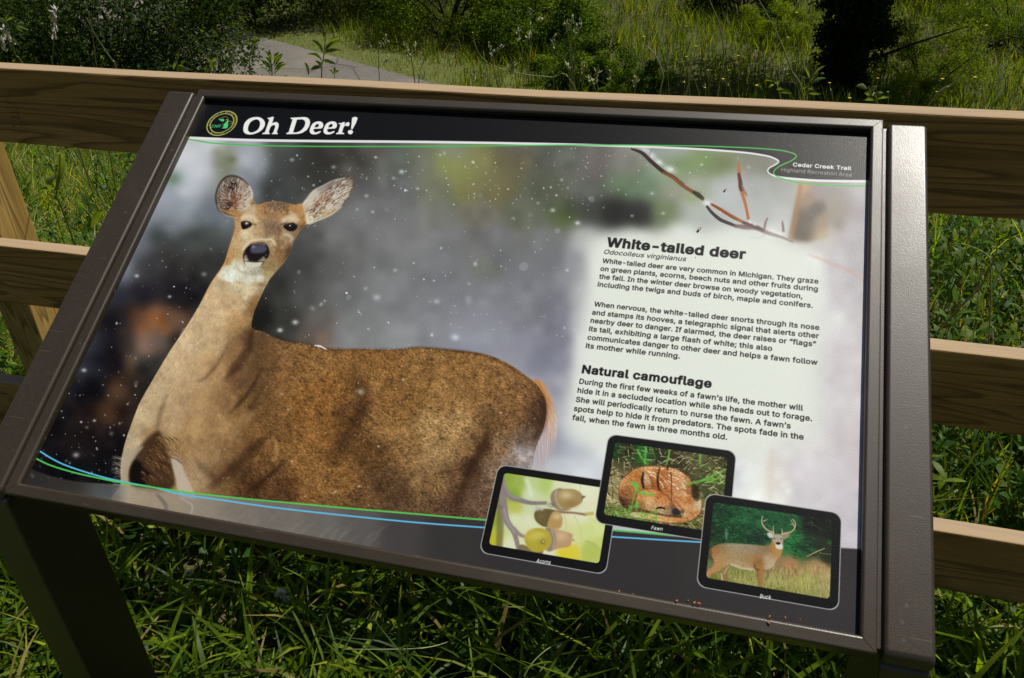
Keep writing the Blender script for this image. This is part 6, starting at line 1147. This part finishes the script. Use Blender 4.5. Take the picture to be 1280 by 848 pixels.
FL = ['yellow wildflower left of the short straight pale stalk', 'tallest yellow wildflower between the arching stalk and the long slanting stalk', 'yellow wildflower directly under the end of the arching stalk', 'smaller yellow wildflower just right of the arching stalk', 'larger yellow wildflower low under the arching stalk', 'yellow wildflower midway between the short straight stalk and the arching one', 'large yellow wildflower alone just above the rail, right of the arching stalk', 'yellow wildflower low in front of the foot of the dark tree', 'yellow wildflower right of the foot of the pale bent stalk', 'yellow wildflower touching the middle of the long slanting stalk', 'highest yellow wildflower, left of the dark tree and near the top of the picture', 'yellow wildflower just right of the dark tree above the creeping weed', 'yellow wildflower left of the foot of the pale bent stalk', 'yellow wildflower above the tip of the pale bent stalk', 'yellow wildflower highest of those near the S-curved stalk', 'yellow wildflower above the tip of the short straight pale stalk', 'tiny yellow wildflower against the lower part of the long slanting stalk', 'yellow wildflower touching the lower end of the pale bent stalk', 'yellow wildflower low on the rail between the arching stalk and the straight one', 'yellow wildflower low on the rail, left of the short straight stalk', 'yellow wildflower on the rail line left of the creeping leafy weed', 'yellow wildflower on the rail line right of the creeping leafy weed']
for k, (pts, sz) in enumerate([([(858, 71), (861, 92), (873, 114)], .006), ([(923, 70), (923, 95), (923, 118)], .006), ([(903, 84), (900, 100), (898, 116)], .006), ([(911, 88), (908, 112)], .005), ([(904, 99), (910, 108), (914, 117)], .008), ([(885, 88), (886, 115)], .005), ([(946, 107), (944, 120)], .008), ([(1037, 104), (1038, 114), (1041, 124)], .007), ([(1219, 97), (1222, 112), (1230, 127)], .009), ([(985, 47), (990, 70), (999, 122)], .006), ([(996, 16), (998, 60), (1000, 122)], .007), ([(1097, 98), (1094, 128)], .006), ([(1178, 99), (1172, 118), (1186, 134)], .008), ([(1233, 32), (1230, 80), (1226, 136)], .007), ([(833, 18), (832, 60), (836, 112)], .005), ([(858, 33), (858, 70), (862, 113)], .006), ([(993, 77), (994, 121)], .005), ([(1171, 115), (1168, 130)], .006), ([(881, 110), (882, 116)], .006), ([(855, 103), (856, 113)], .006), ([(1062, 123), (1063, 128)], .008), ([(1110, 115), (1111, 132)], .005)]):
    stalk('yellow_wildflower', pts, .64+.02*(k % 4), .0008, FL[k], 'wildflower', group='yellow wildflowers beyond the rail', flower=(*pts[0], sz))
stalk('leafy_weed', [(1010, 88), (1012, 100), (1008, 122)], .60, .0018, 'branching leafy weed at the foot of the dark tree', 'weed', leaves=LV((1012, 98, 1006, 82, .006), (1012, 100, 1032, 82, .006), (1014, 104, 1032, 98, .006), (1010, 110, 1018, 112, .011), (1010, 108, 1000, 112, .008), (1011, 104, 1024, 92, .005), (1008, 118, 1026, 118, .009)))
stalk('leafy_weed', [(965, 93), (968, 104), (975, 121)], .60, .0018, 'low branching weed left of the long slanting stalk', 'weed', leaves=LV((964, 98, 956, 92, .006), (966, 102, 956, 100, .006), (972, 108, 974, 94, .007), (970, 112, 980, 112, .009), (974, 116, 990, 118, .009), (968, 106, 960, 110, .006)), heads=[(981, 78, 983, 96, .005)])
stalk('leafy_weed', [(1085, 108), (1090, 120), (1096, 129)], .62, .0018, 'creeping leafy weed on the rail line right of the dark tree', 'weed', leaves=LV((1084, 112, 1070, 108, .012), (1090, 118, 1080, 116, .012), (1092, 120, 1104, 116, .010), (1096, 124, 1112, 122, .010), (1088, 114, 1096, 108, .010), (1094, 126, 1078, 126, .010)))
# plants seen between the rails
stalk('broad_leaf_weed', [(75, 192), (74, 225), (70, 245), (75, 255)], .74, .003, 'weed with broad pointed leaves hanging just behind the top rail at the left', 'weed', leaves=LV((74, 190, 70, 238, .028), (78, 188, 112, 190, .014), (70, 218, 64, 240, .022), (66, 240, 48, 238, .016), (130, 262, 112, 290, .024), (100, 290, 86, 278, .012)))
stalk('dead_stem', [(1247, 301), (1245, 318), (1238, 335), (1225, 360), (1208, 376)], .72, .0028, 'dry forked dead stem among the weeds behind the right gap of the fence', 'dead stem', m=M_PALE, leaves=LV((1238, 332, 1230, 350, .008)))
stalk('dead_stem', [(1202, 305), (1218, 310), (1232, 318), (1238, 332)], .72, .0018, 'thin dry twig lying across the forked dead stem', 'dead stem', m=M_PALE)
# clover heads in the grass below the sign
for k, (px, py, z, s) in enumerate(((351, 743, .16, .010), (358, 749, .15, .006), (236, 717, .14, .007))):
    d = ray(px, py); c = CP+d*((z-CP.z)/d.z); e = empty('clover_flower', (c.x, c.y, 0), ['white clover flower in the grass below the sign', 'small white clover flower touching the larger one', 'faded pale clover flower farther left in the grass below the sign'][k], 'clover flower')
    V, F = tube([(c.x, c.y, 0), (c.x, c.y, z)], [.001, .001], 4); link('stem', mesh('stem', V, F), M_STEM, e)
    rr = np.random.default_rng(k); n = 70; dd = rr.normal(size=(n, 3)); dd /= np.linalg.norm(dd, axis=1, keepdims=True); dd[:, 2] = np.abs(dd[:, 2])*.9-.1
    C = np.array(c)+dd*s*.6; a = np.arctan2(dd[:, 1], dd[:, 0]); V, F, q = strips(C, a, np.arccos(np.clip(dd[:, 2], -1, 1)), np.zeros(n), np.full(n, s*.6), np.full(n, s*.3), [.3, 1, .2]); link('petals', mesh('petals', V, F), M_WHITE, e)
# long single blades and dry stems lying in the grass in front
for k, (pts, lb, m_) in enumerate((([(432, 812), (470, 812), (520, 811), (550, 806), (575, 795), (598, 780)], 'long dry straw lying flat in the grass below the sign', M_PALE), ([(655, 846), (668, 826), (690, 808), (715, 800), (738, 796)], 'second dry straw, bent, in the grass below the acorn picture', M_PALE), ([(583, 782), (600, 770), (620, 760), (655, 759)], 'arching brown straw above the long flat one', M_PALE))):
    P = []
    for j, (px, py) in enumerate(pts):
        zz = .16+.03*math.sin(j); d = ray(px, py); P.append(np.array(CP+d*((zz-CP.z)/d.z)))
    V, F = tube(curve(np.array(P), False, 5), [.0012, .001, .0006], 4)
    tag(link('straw', mesh('straw', V, F, True), m_), lb, 'straw')
